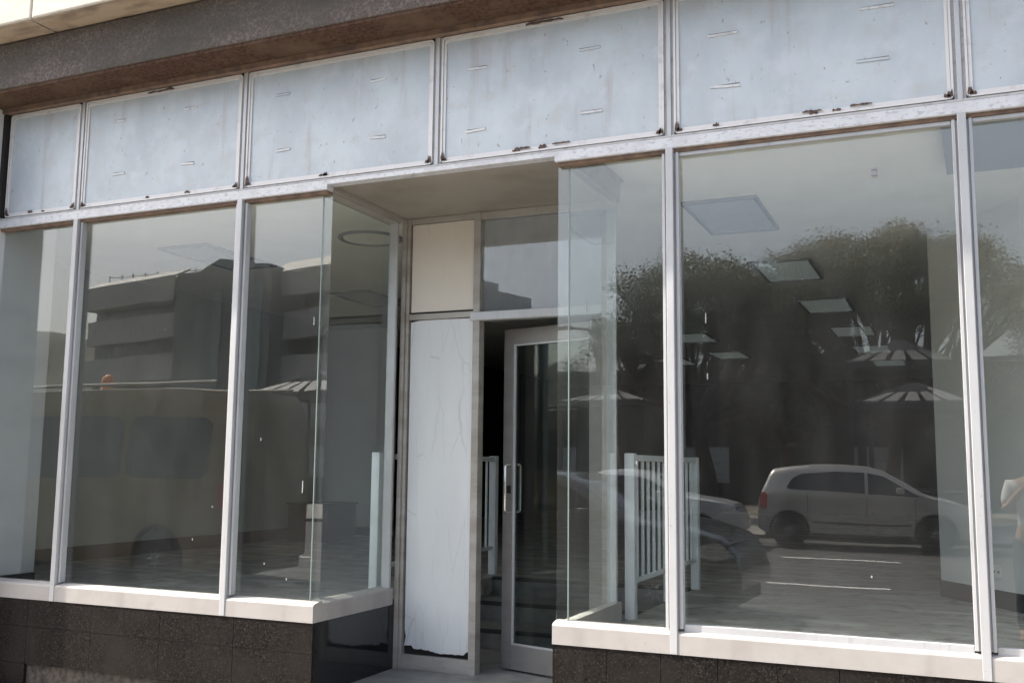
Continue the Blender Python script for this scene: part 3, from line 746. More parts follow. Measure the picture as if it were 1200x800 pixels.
# ------------------------------------------------------------------ cars (seen mirrored in the glass)
def interp(pts, x):
    if x <= pts[0][0]: return pts[0][1]
    for (a, b), (c, d) in zip(pts, pts[1:]):
        if x <= c:
            t = (x - a) / (c - a) if c > a else 1.0
            return b + (d - b) * t
    return pts[-1][1]
def make_car(name, label, cat, loc, rz, top, halfw, belt, wheels, wr, paint, side_win, ws, rear, tumble=0.76, ends=0.35, sill=0.24, lights=True, group=None, seams=()):
    e = empty(name, loc, rz)
    tag(e, label, cat, group)
    xa, xb = top[0][0], top[-1][0]
    zmax = max(z for _, z in top)
    def zhi(x): return interp(top, x)
    def zlo(x):
        z = sill
        u = (x - xa) / (xb - xa)
        if u < 0.05: z = max(z, ends * (1 - u / 0.05) + sill * (u / 0.05))
        if u > 0.95: z = max(z, ends * (1 - (1 - u) / 0.05) + sill * ((1 - u) / 0.05))
        for xw in wheels:
            d = abs(x - xw)
            ra = wr + 0.055
            if d < ra: z = max(z, wr + math.sqrt(ra * ra - d * d))
        return min(z, zhi(x) - 0.02)
    def hw(x, z):
        u = abs((x - (xa + xb) / 2) / ((xb - xa) / 2))
        w = halfw * (1 - 0.20 * u ** 5)
        if z > belt:
            w *= 1 - (1 - tumble) * (z - belt) / max(zmax - belt, 0.01) - 0.02
        else:
            w *= 0.98 - 0.05 * ((belt * 0.75 - z) / belt) ** 2
        return w
    st = sorted(set([xa + (xb - xa) * i / 70 for i in range(71)] + [p[0] for p in top] + [w + s * (wr + 0.055) * c for w in wheels for s in (-1, 1) for c in (0.2, 0.5, 0.8, 0.93, 0.99, 1.002)]))
    bm = bmesh.new()
    rings = []
    NS, NT = 14, 8
    for x in st:
        lo, hi = zlo(x), zhi(x)
        side = []
        for k in range(NS + 1):
            z = lo + (hi - lo) * k / NS
            w = hw(x, z)
            f = (z - lo) / max(hi - lo, 0.01)
            if f > 0.93: w -= 0.03 * ((f - 0.93) / 0.07) ** 2
            side.append((w, z))
        w0 = side[-1][0]
        topp = [(w0 * math.cos(math.pi * k / NT), hi + 0.03 * (math.sin(math.pi * k / NT)) ** 0.8) for k in range(1, NT)]
        ring = side + topp + [(-w, z) for w, z in side[::-1]]
        rings.append([bm.verts.new((x, y, z)) for y, z in ring])
    n = len(rings[0])
    for a, b in zip(rings, rings[1:]):
        for k in range(n):
            bm.faces.new((a[k], a[(k + 1) % n], b[(k + 1) % n], b[k]))
    bm.faces.new(rings[0]); bm.faces.new(rings[-1][::-1])
    bmesh.ops.remove_doubles(bm, verts=bm.verts, dist=0.0005)
    mb = MB(); mb.bm.free(); mb.bm = bm
    mb.build('body', paint, e, 35)
    # dark underbody and wheel wells
    MB().box(xa + 0.12, xb - 0.12, -halfw * 0.82, halfw * 0.82, 0.16, belt * 0.82).build('underbody', MT['trim_black'], e)
    # side windows
    for sg in (-1, 1):
        for lo_pts, up_pts in side_win:
            x0, x1 = lo_pts[0][0], lo_pts[-1][0]
            b2 = bmesh.new()
            cols = []
            for i in range(29):
                x = x0 + (x1 - x0) * i / 28
                zl, zu = interp(lo_pts, x), interp(up_pts, x)
                cols.append([b2.verts.new((x, sg * (hw(x, zl + (zu - zl) * k / 4) + 0.004), zl + (zu - zl) * k / 4)) for k in range(5)])
            for a, b in zip(cols, cols[1:]):
                for k in range(4):
                    b2.faces.new((a[k], b[k], b[k + 1], a[k + 1]))
            mb = MB(); mb.bm.free(); mb.bm = b2
            mb.build('side_window', MT['car_glass'], e, 60)
    for nm, rngs in (('windscreen', ws), ('rear_window', rear)):
        if not rngs: continue
        x0, x1 = rngs
        b2 = bmesh.new(); cols = []
        for i in range(13):
            x = x0 + (x1 - x0) * i / 12
            hi = zhi(x); w0 = hw(x, hi) - 0.03
            cols.append([b2.verts.new((x, w0 * 0.93 * math.cos(math.pi * k / 8), hi + 0.03 * (max(0.0, math.sin(math.pi * k / 8))) ** 0.8 + 0.012)) for k in range(9)])
        for a, b in zip(cols, cols[1:]):
            for k in range(8):
                b2.faces.new((a[k], b[k], b[k + 1], a[k + 1]))
        mb = MB(); mb.bm.free(); mb.bm = b2
        mb.build(nm, MT['car_glass'], e, 60)
    for xw in wheels:
        for sg in (-1, 1):
            wl = empty('wheel', (xw, sg * (halfw - 0.12), wr)); wl.parent = e
            q = wr
            MB().lathe([(q * 0.62, -0.09), (q * 0.93, -0.09), (q, -0.06), (q, 0.06), (q * 0.93, 0.09), (q * 0.62, 0.09)], 32, 'y').build('tyre', MT['tyre'], wl, 40)
            mb = MB().lathe([(q * 0.62, sg * 0.06), (q * 0.60, sg * 0.082), (q * 0.55, sg * 0.06), (q * 0.54, sg * 0.03)], 32, 'y').lathe([(q * 0.16, sg * 0.03), (q * 0.15, sg * 0.085), (q * 0.08, sg * 0.09)], 16, 'y')
            for k in range(7):
                a = 2 * math.pi * k / 7
                mb.tube([(q * 0.12 * math.cos(a), sg * 0.075, q * 0.12 * math.sin(a)), (q * 0.57 * math.cos(a), sg * 0.066, q * 0.57 * math.sin(a))], [0.026, 0.018], 6)
            mb.build('rim', MT['rim'], wl, 40)
    for sg in (-1, 1):
        xm = ws[1] - 0.38 if ws else xb - 0.6
        zm = belt + 0.06
        MB().box(xm - 0.09, xm + 0.05, sg * (halfw * 0.93 + 0.06) - 0.06, sg * (halfw * 0.93 + 0.06) + 0.06, zm - 0.03, zm + 0.085, 0.03).build('mirror', paint, e, 60)
        for dx in seams:
            ztop = belt - 0.03 - 0.03 * dx
            pts_ = [(dx + (0.05 if z > 0.6 else 0.0) * 0, sg * (hw(dx, z) + 0.001), z) for z in [sill + 0.14 + (ztop - sill - 0.14) * q / 8 for q in range(9)]]
            MB().tube(pts_, 0.006, 5).build('door_seam', MT['trim_black'], e)
        if seams:
            pts_ = [(x_, sg * (hw(x_, 0.47) + 0.004), 0.47) for x_ in [wheels[0] + 0.42 + (wheels[1] - wheels[0] - 0.84) * q / 10 for q in range(11)]]
            MB().tube(pts_, 0.016, 6).build('side_moulding', MT['trim_black'], e)
            pts_ = [(x_, sg * (hw(x_, sill + 0.03) - 0.01), sill + 0.02) for x_ in [wheels[0] + 0.40 + (wheels[1] - wheels[0] - 0.80) * q / 10 for q in range(11)]]
            MB().tube(pts_, 0.035, 6).build('rocker', MT['trim_black'], e)
        for hx in ([0.05, -0.85] if name != 'delivery_van' else [0.9]):
            y = sg * (hw(hx, belt - 0.1) + 0.012)
            MB().box(hx - 0.09, hx + 0.09, y - 0.012, y + 0.012, belt - 0.115, belt - 0.085, 0.006).build('door_handle', paint, e, 60)
        if lights:
            # tail lamp wraps the rear corner, headlamp the front one
            for nm, mm, x0, x1, z0, z1 in (('tail_light', MT['red_lens'], xa + 0.03, xa + 0.17, belt - 0.30, belt + 0.04), ('headlight', MT['clear_lens'], xb - 0.42, xb - 0.06, belt - 0.32, belt - 0.16)):
                b2 = bmesh.new(); cols = []
                for i in range(9):
                    x = x0 + (x1 - x0) * i / 8
                    t = abs(i / 8 - 0.5) * 2
                    zz1 = min(z1 - 0.05 * t * t, zhi(x) - 0.012)
                    zz0 = min(z0 + 0.05 * t * t, zz1 - 0.01)
                    cols.append([b2.verts.new((x, sg * (hw(x, zz0 + (zz1 - zz0) * k / 4) + 0.005), zz0 + (zz1 - zz0) * k / 4)) for k in range(5)])
                for a, b in zip(cols, cols[1:]):
                    for k in range(4):
                        b2.faces.new((a[k], b[k], b[k + 1], a[k + 1]))
                mb = MB(); mb.bm.free(); mb.bm = b2
                mb.build(nm, mm, e, 60)
    return e
hatch_top = [(-1.86, 0.60), (-1.845, 0.86), (-1.80, 0.98), (-1.72, 1.16), (-1.63, 1.34), (-1.57, 1.405), (-1.3, 1.455), (-0.9, 1.49), (-0.35, 1.485), (0.05, 1.45), (0.28, 1.39), (0.60, 1.21), (0.96, 0.985), (1.10, 0.945), (1.40, 0.885), (1.62, 0.80), (1.76, 0.69), (1.84, 0.57), (1.86, 0.45)]
hatch = make_car('hatchback', 'silver five door hatchback parked across the road, mirrored in the wide right window', 'car', (-0.34, -16.0, ROAD), R(-5), hatch_top, 0.845, 0.97, (-1.31, 1.12), 0.31, MT['silver'],
         [([(-1.34, 1.09), (-1.24, 1.065), (-0.02, 0.998)], [(-1.34, 1.13), (-1.26, 1.26), (-1.08, 1.345), (-0.5, 1.385), (-0.02, 1.372)]),
          ([(0.035, 0.995), (0.88, 0.95)], [(0.035, 1.366), (0.26, 1.315), (0.55, 1.15), (0.88, 0.96)])],
         (0.32, 0.95), (-1.79, -1.60), seams=(-0.98, 0.0, 0.80), group='cars parked along the road')
hatch.scale = (1.07, 1.07, 1.07)
sedan_top = [(-2.15, 0.60), (-2.13, 0.82), (-2.05, 0.93), (-1.55, 0.99), (-1.30, 1.05), (-0.80, 1.34), (-0.55, 1.42), (-0.1, 1.45), (0.25, 1.42), (0.5, 1.34), (1.02, 1.02), (1.15, 0.98), (1.6, 0.92), (1.95, 0.82), (2.1, 0.66), (2.15, 0.48)]
make_car('saloon_car', 'pale silver saloon parked behind the hatchback, mirrored beside the railing', 'car', (-4.55, -14.6, ROAD), R(-5), sedan_top, 0.86, 0.95, (-1.35, 1.32), 0.31, MT['white_car'],
         [([(-1.15, 0.99), (0.9, 0.985)], [(-1.15, 1.02), (-0.75, 1.28), (-0.4, 1.35), (0.2, 1.34), (0.45, 1.26), (0.9, 1.0)])], (0.55, 1.0), (-1.28, -0.85), seams=(-0.95, -0.15, 0.9), group='cars parked along the road')
make_car('saloon_car', 'dark grey saloon parked near the kerb, mirrored as a rounded bonnet', 'car', (-2.75, -5.6, ROAD), R(2), sedan_top, 0.86, 0.95, (-1.35, 1.32), 0.31, MT['dark_car'],
         [([(-1.15, 0.99), (0.9, 0.985)], [(-1.15, 1.02), (-0.75, 1.28), (-0.4, 1.35), (0.2, 1.34), (0.45, 1.26), (0.9, 1.0)])], (0.55, 1.0), (-1.28, -0.85), seams=(-0.95, -0.15, 0.9), group='cars parked along the road')
van_top = [(-2.6, 1.6), (-2.58, 2.2), (-2.45, 2.38), (-1.5, 2.43), (0.8, 2.43), (1.25, 2.36), (1.45, 2.2), (2.05, 1.35), (2.2, 1.24), (2.5, 1.08), (2.58, 0.8), (2.6, 0.5)]
van = make_car('delivery_van', 'yellow van with an amber beacon at the kerb, mirrored in the wide left window', 'van', (-9.25, -5.6, ROAD), R(181), van_top, 0.95, 1.25, (-1.6, 1.75), 0.35, MT['yellow'],
               [([(-2.3, 1.40), (-2.2, 1.32), (-1.15, 1.32), (-1.05, 1.38)], [(-2.3, 1.98), (-2.2, 2.06), (-1.15, 2.09), (-1.05, 2.02)]), ([(-0.95, 1.38), (-0.85, 1.32), (-0.2, 1.32), (-0.1, 1.38)], [(-0.95, 2.02), (-0.85, 2.09), (-0.2, 2.1), (-0.1, 2.03)]), ([(0.0, 1.30), (1.85, 1.28)], [(0.0, 2.1), (1.2, 2.08), (1.85, 1.34)])], (1.5, 2.02), None, tumble=0.9, group='cars parked along the road')
MB().lathe([(0.10, 2.44), (0.10, 2.48), (0.09, 2.49), (0.088, 2.64), (0.066, 2.71), (0.01, 2.74)], 24).build('beacon', MT['amber'], van, 50).location = (0.62, 0.3, 0.02)
MB().tube([(-2.3, 0.75, 2.50), (0.9, 0.75, 2.50)], 0.02, 8).tube([(-2.3, -0.75, 2.50), (0.9, -0.75, 2.50)], 0.02, 8).build('roof_rail', MT['roof_metal'], van, 50)
MB().box(-0.75, -0.35, 0.945, 0.955, 0.75, 1.1).build('notice', MT['white_plastic'], van)

# ------------------------------------------------------------------ market kiosks, low buildings
def kiosk(cx, cy, w, z0, z1, label):
    e = empty('market_kiosk', (cx, cy, PAV)); tag(e, label, 'kiosk', 'market kiosks with pyramid roofs')
    h = w / 2
    z0 -= PAV; z1 -= PAV
    b = MB()
    t = 0.5
    def P(x, y):
        k = 1 - max(abs(x), abs(y)) / h
        return (x, y, z0 + (z1 - z0) * k)
    n = 5
    for rot in range(4):
        for i in range(n):
            a0 = -1 + 2 * i / n + 0.06; a1 = -1 + 2 * (i + 1) / n - 0.06
            q = [(a0 * h * 0.96, -0.96 * h), (a1 * h * 0.96, -0.96 * h), (a1 * h * t, -t * h), (a0 * h * t, -t * h)]
            c, s_ = (1, 0, -1, 0)[rot], (0, 1, 0, -1)[rot]
            pts = [P(x * c - y * s_, x * s_ + y * c) for x, y in q]
            lo = [b.bm.verts.new(p) for p in pts]; hi = [b.bm.verts.new((p[0], p[1], p[2] + 0.03)) for p in pts]
            b.bm.faces.new(lo[::-1]); b.bm.faces.new(hi)
            for k in range(4): b.bm.faces.new((lo[k], lo[(k + 1) % 4], hi[(k + 1) % 4], hi[k]))
    zc = z0 + (z1 - z0) * 0.5
    b.prism([(-h * 0.49, zc + 0.02), (h * 0.49, zc + 0.02), (0.12, z1), (-0.12, z1)], 1, -h * 0.3, h * 0.3)
    b.build('roof_sheet', MT['kiosk_roof'], e)
    f = MB()
    for sx, sy in ((1, 1), (1, -1), (-1, 1), (-1, -1)):
        f.tube([(sx * h, sy * h, z0), (sx * h * 0.2, sy * h * 0.2, z0 + (z1 - z0) * 0.8)], 0.05, 6)
    for sg in (-1, 1):
        f.box(-h, h, sg * h - 0.05, sg * h + 0.05, z0 - 0.12, z0 - 0.01).box(sg * h - 0.05, sg * h + 0.05, -h + 0.06, h - 0.06, z0 - 0.12, z0 - 0.01)
    f.build('roof_frame', MT['kiosk_frame'], e)
    for sx, sy in ((1, 1), (1, -1), (-1, 1), (-1, -1)):
        MB().box(sx * h * 0.9 - 0.05, sx * h * 0.9 + 0.05, sy * h * 0.9 - 0.05, sy * h * 0.9 + 0.05, 0, z0 - 0.13).build('post', MT['kiosk_frame'], e)
    MB().box(-h * 0.85, h * 0.85, -h * 0.8, h * 0.8, 0.0, 1.0).build('counter', MT['brick_dark'], e)
kiosk(0.50, -19.3, 2.25, 2.33, 2.80, 'low pyramid roofed kiosk mirrored above the hatchback bonnet')
kiosk(0.11, -22.6, 2.55, 3.5, 4.18, 'taller pyramid roofed kiosk mirrored under the big tree crown')
kiosk(-7.6, -22.5, 2.6, 2.68, 3.08, 'low pyramid roofed kiosk mirrored in the glass corner by the door')
kiosk(-22.0, -29.0, 4.2, 3.6, 4.6, 'pyramid roofed kiosk mirrored below the pale roofed office wing')

def low_building(name, x0, x1, y0, y1, h, m, label, n):
    e = empty(name, ((x0 + x1) / 2, (y0 + y1) / 2, PAV)); tag(e, label, 'building', 'low buildings behind the trees')
    a, b = (x1 - x0) / 2, (y1 - y0) / 2
    MB().box(-a, a, -b, b, 0, h).build('wall', m, e)
    MB().box(-a - 0.3, a + 0.3, -b - 0.3, b + 0.3, h, h + 0.18).build('roof', MT['kiosk_frame'], e)
    for k in range(n):
        x = -a + (k + 0.5) * 2 * a / n
        w = MB().box(x - 0.9, x + 0.9, b + 0.002, b + 0.06, 0.0 if k % 3 == 0 else 0.9, 2.3).build('shutter', MT['shed_panel'] if k % 2 == 0 else MT['win_dark'], e)
        MB().box(x - 1.0, x + 1.0, b + 0.002, b + 0.10, 2.301, 2.4).build('lintel', MT['kiosk_frame'], w)
low_building('market_hall', -17, 14, -46, -38, 5.6, MT['brick_dark'], 'long dark brick hall with shutters behind the trees', 9)
low_building('store_building', -44, -17.5, -46, -36, 3.0, MT['brick_dark'], 'low dark brick store left of the hall', 7)

# ------------------------------------------------------------------ office block far across the road
ob = empty('office_block', (-52, -54, ROAD))
tag(ob, 'long grey office block with stepped storeys and a dark tower, mirrored in the left windows', 'office block')
def obp(mb, name, m, parent=ob):
    o = mb.build(name, m, parent)
    if parent is ob: o.matrix_parent_inverse = Matrix.Translation(-ob.location)
    return o
def oriented(pts_xy, z0, z1, mb=None):
    return (mb or MB()).prism(pts_xy, 2, z0, z1)
def band(ax, ay, bx, by, depth, z0, z1, proud, mb=None):
    a, b = Vector((ax, ay)), Vector((bx, by))
    d = (b - a).normalized(); nrm = Vector((-d.y, d.x))
    if nrm.y < 0: nrm = -nrm
    q = [a + nrm * proud, b + nrm * proud, b - nrm * depth, a - nrm * depth]
    return oriented([(v.x, v.y) for v in q], z0, z1, mb)
def wing(ax, ay, bx, by, bands, wins, roofz, n, slope):
    core = obp(band(ax, ay, bx, by, 14, ROAD, roofz - 0.6, -0.8), 'core_wall', MT['brut_dark'])
    for z0, z1, pr_ in bands:
        obp(band(ax, ay, bx, by, 10, z0, z1, pr_), 'spandrel', MT['brut'])
    a, b = Vector((ax, ay)), Vector((bx, by))
    d = (b - a); nrm = Vector((-d.y, d.x)).normalized()
    if nrm.y < 0: nrm = -nrm
    for z0, z1 in wins:
        for k in range(n):
            p0 = a + d * ((k + 0.08) / n); p1 = a + d * ((k + 0.92) / n)
            q = [p0 - nrm * 0.70, p1 - nrm * 0.70, p1 - nrm * 0.79, p0 - nrm * 0.79]
            obp(oriented([(v.x, v.y) for v in q], z0 + 0.05, z1 - 0.05), 'window', MT['win_dark'])
    # sloped pale roof sheet
    q0, q1 = a + nrm * 0.5, b + nrm * 0.5
    r0, r1 = a - nrm * 0.9, b - nrm * 0.9
    m_ = MB()
    lo = [m_.bm.verts.new((v.x, v.y, z)) for v, z in ((q0, roofz), (q1, roofz), (r1, roofz + slope), (r0, roofz + slope))]
    hi = [m_.bm.verts.new((v.co.x, v.co.y, v.co.z + 0.15)) for v in lo]
    m_.bm.faces.new(lo[::-1]); m_.bm.faces.new(hi)
    for k in range(4): m_.bm.faces.new((lo[k], lo[(k + 1) % 4], hi[(k + 1) % 4], hi[k]))
    obp(m_, 'roof', MT['roof_metal'])
wing(-64.5, -56.8, -52.6, -54.2, [(13.3, 15.0, 0.5), (10.4, 12.4, 0.1), (7.2, 9.2, 0.1), (3.6, 5.8, 0.1)], [(12.4, 13.3), (9.2, 10.4), (5.8, 7.2)], 15.0, 14, 0.7)
wing(-42.9, -53.5, -32.0, -50.2, [(12.7, 14.3, 0.4), (9.6, 11.6, 0.1), (6.4, 8.4, 0.1), (3.0, 5.2, 0.1)], [(11.6, 12.7), (8.4, 9.6), (5.2, 6.4)], 14.3, 14, 1.0)
obp(MB().box(-52.2, -48.3, -62, -53.4, ROAD, 15.1), 'stair_tower', MT['brut_dark'])
tp = MB()
tp.prism([(-48.5, ROAD), (-42.1, ROAD), (-42.1, 14.8), (-43.2, 14.9), (-46.5, 15.5), (-48.5, 14.6)], 1, -58.5, -51.6)
obp(tp, 'lift_tower', MT['brut_dark'])
obp(MB().box(-46.9, -46.2, -51.61, -51.45, 1.0, 13.4), 'glazed_strip', MT['brut_teal'])
obp(MB().box(-43.4, -42.7, -51.61, -51.45, 1.0, 13.4), 'glazed_strip', MT['brut_teal'])
obp(MB().box(-42.3, -35.0, -60, -56, 14.0, 15.9), 'plant_room', MT['brut'])
an = MB()
for k in range(9):
    x = -63 + k * 1.3
    an.tube([(x, -57.4, 15.5), (x, -57.4, 16.4)], 0.05, 5)
an.tube([(-63, -57.4, 16.2), (-52.6, -57.4, 16.2)], 0.03, 5)
obp(an, 'roof_railing', MT['lamp_pole'])

# hill beyond
hm = bmesh.new(); nx, ny = 60, 12
g = []
for j in range(ny + 1):
    row = []
    for i in range(nx + 1):
        x = -900 + 900 * i / nx
        u = i / nx
        hgt = 88 * math.exp(-((x + 560) / 190) ** 2) + 40 * math.exp(-((x + 250) / 150) ** 2) + 5 * math.sin(u * 23) + 2.5 * math.sin(u * 61)
        t = j / ny
        row.append(hm.verts.new((x, -330 - 260 * t, ROAD - 2 + hgt * math.sin(math.pi * t) ** 0.9)))
    g.append(row)
for j in range(ny):
    for i in range(nx):
        hm.faces.new((g[j][i], g[j][i + 1], g[j + 1][i + 1], g[j + 1][i]))
mb = MB(); mb.bm.free(); mb.bm = hm
tag(mb.build('hill', MT['hill'], None, 60), kind='structure')

# ------------------------------------------------------------------ trees
def tree(cx, cy, base_h, clumps, trunk, label, leafm, seed, nleaf, ls=0.16):
    rn = random.Random(seed)
    e = empty('street_tree', (cx, cy, PAV)); tag(e, label, 'tree', 'trees beyond the road')
    tm = MB()
    limbs = []
    fork = Vector((trunk[0], trunk[1], base_h))
    tm.tube([(0, 0, 0), (trunk[0] * 0.4 + 0.05, trunk[1] * 0.4, base_h * 0.5), tuple(fork)], [0.26, 0.21, 0.19], 10)
    for (x, y, z, rx, rz) in clumps:
        tgt = Vector((x, y, z - rz * 0.2))
        mid = fork.lerp(tgt, 0.5) + Vector((rn.uniform(-.3, .3), rn.uniform(-.3, .3), -0.35))
        tm.tube([tuple(fork), tuple(fork.lerp(mid, 0.5) + Vector((0, 0, 0.05))), tuple(mid), tuple(mid.lerp(tgt, 0.6)), tuple(tgt)], [0.13, 0.105, 0.08, 0.055, 0.025], 7)
        for k in range(5):
            a = rn.uniform(0, 6.28)
            p = mid.lerp(tgt, rn.uniform(0.2, 0.9))
            q = tgt + Vector((math.cos(a) * rx * 0.75, math.sin(a) * rx * 0.75, rn.uniform(-0.1, 0.5) * rz))
            tm.tube([tuple(p), tuple(p.lerp(q, 0.5) + Vector((0, 0, -0.08))), tuple(q)], [0.045, 0.03, 0.012], 5)
    tm.build('trunk', MT['bark'], e, 60)
    verts, faces = [], []
    tot = sum(c[3] ** 2 * c[4] for c in clumps)
    for (x, y, z, rx, rz) in clumps:
        cnt = int(nleaf * rx * rx * rz / tot)
        nb = max(8, int(cnt / 130))
        subs = []
        for k in range(nb):
            while True:
                u, v, w = rn.uniform(-1, 1), rn.uniform(-1, 1), rn.uniform(-1, 1)
                d = u * u + v * v + w * w
                if 0.25 < d < 1: break
            subs.append((x + u * rx, y + v * rx, z + w * rz, rn.uniform(0.22, 0.5)))
        for k in range(cnt):
            sx, sy, sz, sr = subs[rn.randrange(nb)]
            c = Vector((sx + rn.gauss(0, sr * 0.6), sy + rn.gauss(0, sr * 0.6), sz + rn.gauss(0, sr * 0.38)))
            s_ = ls * rn.uniform(0.55, 1.25)
            a = Vector((rn.gauss(0, 1), rn.gauss(0, 1), rn.gauss(0, 0.6))).normalized()
            b = a.cross(Vector((rn.gauss(0, 1), rn.gauss(0, 1), rn.gauss(0, 1)))).normalized()
            i = len(verts)
            verts += [tuple(c - a * s_ * 0.5), tuple(c + b * s_ * 0.22), tuple(c + a * s_ * 0.5), tuple(c - b * s_ * 0.22)]
            faces.append((i, i + 1, i + 2, i + 3))
    me = bpy.data.meshes.new('crown'); me.from_pydata(verts, [], faces)
    me.materials.append(leafm)
    o = bpy.data.objects.new('crown', me); C.objects.link(o); o.parent = e
    return e
def dome(n, rx, ry, z0, z1, seed, r0=0.9):
    """clumps spread under a wide flat umbrella crown, local to the tree"""
    rn = random.Random(seed); out = []
    for k in range(n):
        a = k * 2.39996
        f = math.sqrt((k + 0.5) / n)
        x, y = rx * f * math.cos(a), ry * f * math.sin(a)
        zt = z0 + (z1 - z0) * (max(0.02, 1 - f ** 2.6 * 0.95)) ** 0.6 - 0.45
        out.append((x, y, zt + rn.uniform(-0.2, 0.15), r0 * rn.uniform(0.8, 1.2), 0.6 * rn.uniform(0.8, 1.25)))
        if f < 0.8 and k % 2 == 0:
            out.append((x * 0.8, y * 0.8, z0 + (zt - z0) * 0.5, r0 * rn.uniform(0.7, 1.0), 0.5))
    return out
tree(-0.55, -26.0, 2.4, dome(36, 4.5, 3.6, 4.7, 8.3, 11, 0.74), (0.3, 0.2), 'big olive green umbrella tree mirrored over the parked hatchback', MT['leaf_b'], 5, 120000, 0.095)
tree(-4.9, -23.0, 2.6, dome(22, 3.1, 2.8, 3.9, 7.35, 4, 0.62), (-0.4, 0.1), 'dark green spreading tree mirrored beside the big umbrella tree', MT['leaf_a'], 8, 60000, 0.095)
tree(-7.9, -25.0, 2.9, dome(10, 1.5, 1.5, 4.6, 6.2, 9, 0.55), (-0.2, 0.3), 'small open tree mirrored in the glass corner by the door', MT['leaf_a'], 13, 16000, 0.08)
tree(3.8, -33.0, 2.4, dome(12, 3.4, 3.2, 2.6, 5.0, 31, 0.9), (0.1, 0.1), 'dark tree in front of the brick hall, behind the umbrella trees', MT['leaf_a'], 23, 24000)
tree(-4.2, -31.5, 2.2, dome(12, 3.6, 3.2, 3.0, 5.7, 37, 0.9), (0.1, 0.1), 'dark dense tree in front of the brick hall, left of the taller kiosk', MT['leaf_a'], 29, 26000)

# street lamp beside the small tree
lp = empty('street_lamp', (-7.0, -20.0, PAV)); tag(lp, 'galvanised street lamp with a curved arm mirrored in the glass corner', 'street lamp')
MB().tube([(0, 0, 0), (0, 0, 4.2), (-0.1, 0, 4.8), (-0.5, 0, 5.05), (-1.0, 0, 5.1)], [0.07, 0.05, 0.045, 0.04, 0.035], 10).build('pole', MT['lamp_pole'], lp, 60)
MB().box(-1.5, -0.95, -0.1, 0.1, 5.06, 5.16, 0.03).build('lamp_head', MT['lamp_pole'], lp, 60)

# ------------------------------------------------------------------ the person photographing, mirrored at the right edge
def skinned(name, joints, edges, parent, m, sub_=2, root=0):
    me = bpy.data.meshes.new(name)
    me.from_pydata([j[:3] for j in joints], edges, [])
    o = bpy.data.objects.new(name, me); C.objects.link(o)
    md = o.modifiers.new('skin', 'SKIN')
    sv = me.skin_vertices[0].data
    for i, j in enumerate(joints):
        rx = j[3]; ry = j[4] if len(j) > 4 else rx
        sv[i].radius = (rx, ry)
        sv[i].use_root = (i == root)
    ss = o.modifiers.new('sub', 'SUBSURF'); ss.levels = sub_; ss.render_levels = sub_
    dg = bpy.context.evaluated_depsgraph_get()
    me2 = bpy.data.meshes.new_from_object(o.evaluated_get(dg))
    o.modifiers.clear(); o.data = me2
    me2.materials.clear(); me2.materials.append(m)
    for p in me2.polygons: p.use_smooth = True
    o.name = name
    if parent is not None: o.parent = parent
    return o
PX, PY = 1.90, -5.15
pe = empty('person', (PX, PY, ROAD), 0)
tag(pe, 'person in white shirt and dark trousers holding up a phone, mirrored at the right edge', 'person')
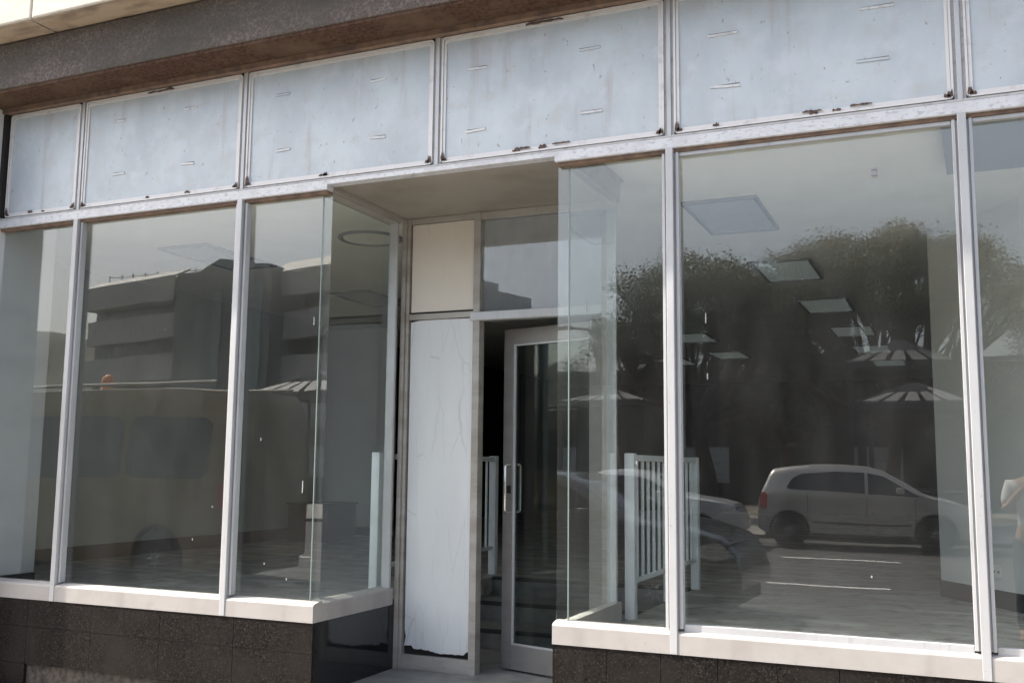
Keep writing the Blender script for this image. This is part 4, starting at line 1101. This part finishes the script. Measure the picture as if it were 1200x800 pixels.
# joints are local: the person faces +Y (the shop)
body = [(0, 0, 0.93, .13, .10), (0, 0, 1.08, .12, .09), (0, 0.01, 1.25, .14, .10), (0, 0, 1.39, .13, .08), (0, 0, 1.47, .05), (0, .02, 1.53, .05), (0, .03, 1.60, .075, .09), (0, .03, 1.70, .06, .07),
        (-.17, 0, 1.38, .06), (-.22, .06, 1.17, .042), (-.14, .27, 1.30, .032), (-.08, .34, 1.38, .022),
        (.17, 0, 1.38, .06), (.22, .06, 1.17, .042), (.14, .27, 1.30, .032), (.08, .34, 1.38, .022),
        (-.10, 0, .86, .085), (-.11, .02, .48, .055), (-.12, -.02, .10, .038), (-.13, .12, .04, .035),
        (.10, 0, .86, .085), (.11, .02, .48, .055), (.12, -.02, .10, .038), (.13, .12, .04, .035)]
edges = [(0, 1), (1, 2), (2, 3), (3, 4), (4, 5), (5, 6), (6, 7), (3, 8), (8, 9), (9, 10), (10, 11), (3, 12), (12, 13), (13, 14), (14, 15), (0, 16), (16, 17), (17, 18), (18, 19), (0, 20), (20, 21), (21, 22), (22, 23)]
skinned('body', body, edges, pe, MT['skin'])
g_ = lambda idx, k=1.12: [(*body[i][:3], body[i][3] * k + .006, (body[i][4] if len(body[i]) > 4 else body[i][3]) * k + .006) for i in idx]
skinned('shirt', g_([1, 2, 3]) + [(-.17, 0, 1.38, .075), (-.215, .05, 1.20, .062), (.17, 0, 1.38, .075), (.215, .05, 1.20, .062), (0, 0, .92, .155, .12)], [(0, 1), (1, 2), (2, 3), (3, 4), (2, 5), (5, 6), (0, 7)], pe, MT['shirt'])
skinned('trousers', [(0, 0, .95, .14, .11), (-.10, 0, .84, .10), (-.11, .02, .48, .072), (-.12, -.02, .10, .06), (.10, 0, .84, .10), (.11, .02, .48, .072), (.12, -.02, .10, .06)], [(0, 1), (1, 2), (2, 3), (0, 4), (4, 5), (5, 6)], pe, MT['trousers'])
MB().lathe([(0.02, 1.795), (.06, 1.785), (.085, 1.74), (.088, 1.69), (.08, 1.65)], 20, at=(0, .015, 0)).build('hair', MT['hair'], pe, 60)
for sg in (-1, 1):
    # five fingers of each hand closing on the phone's side
    for k in range(4):
        z = 1.375 + 0.021 * k
        ln = (0.9, 1.0, 0.97, 0.8)[k]
        skinned('finger', [(sg * .085, .345, z, .010), (sg * .088, .345 + .03 * ln, z + .004, .009), (sg * .078, .345 + .047 * ln, z + .006, .008), (sg * .062, .345 + .05 * ln, z + .006, .007)], [(0, 1), (1, 2), (2, 3)], pe, MT['skin'], 1)
    skinned('thumb', [(sg * .07, .335, 1.375, .012), (sg * .062, .352, 1.40, .011), (sg * .05, .36, 1.425, .009)], [(0, 1), (1, 2)], pe, MT['skin'], 1)
ph = empty('phone', (PX, PY + .374, ROAD + 1.405)); tag(ph, 'black phone held upright in both hands of the person', 'phone')
MB().box(-.078, .078, -.0045, .0045, -.036, .036, .003).build('case', MT['phone'], ph)
MB().lathe([(.006, .0046), (.0055, .007)], 14, 'y', (-.06, 0, .02)).build('lens', MT['car_glass'], ph)
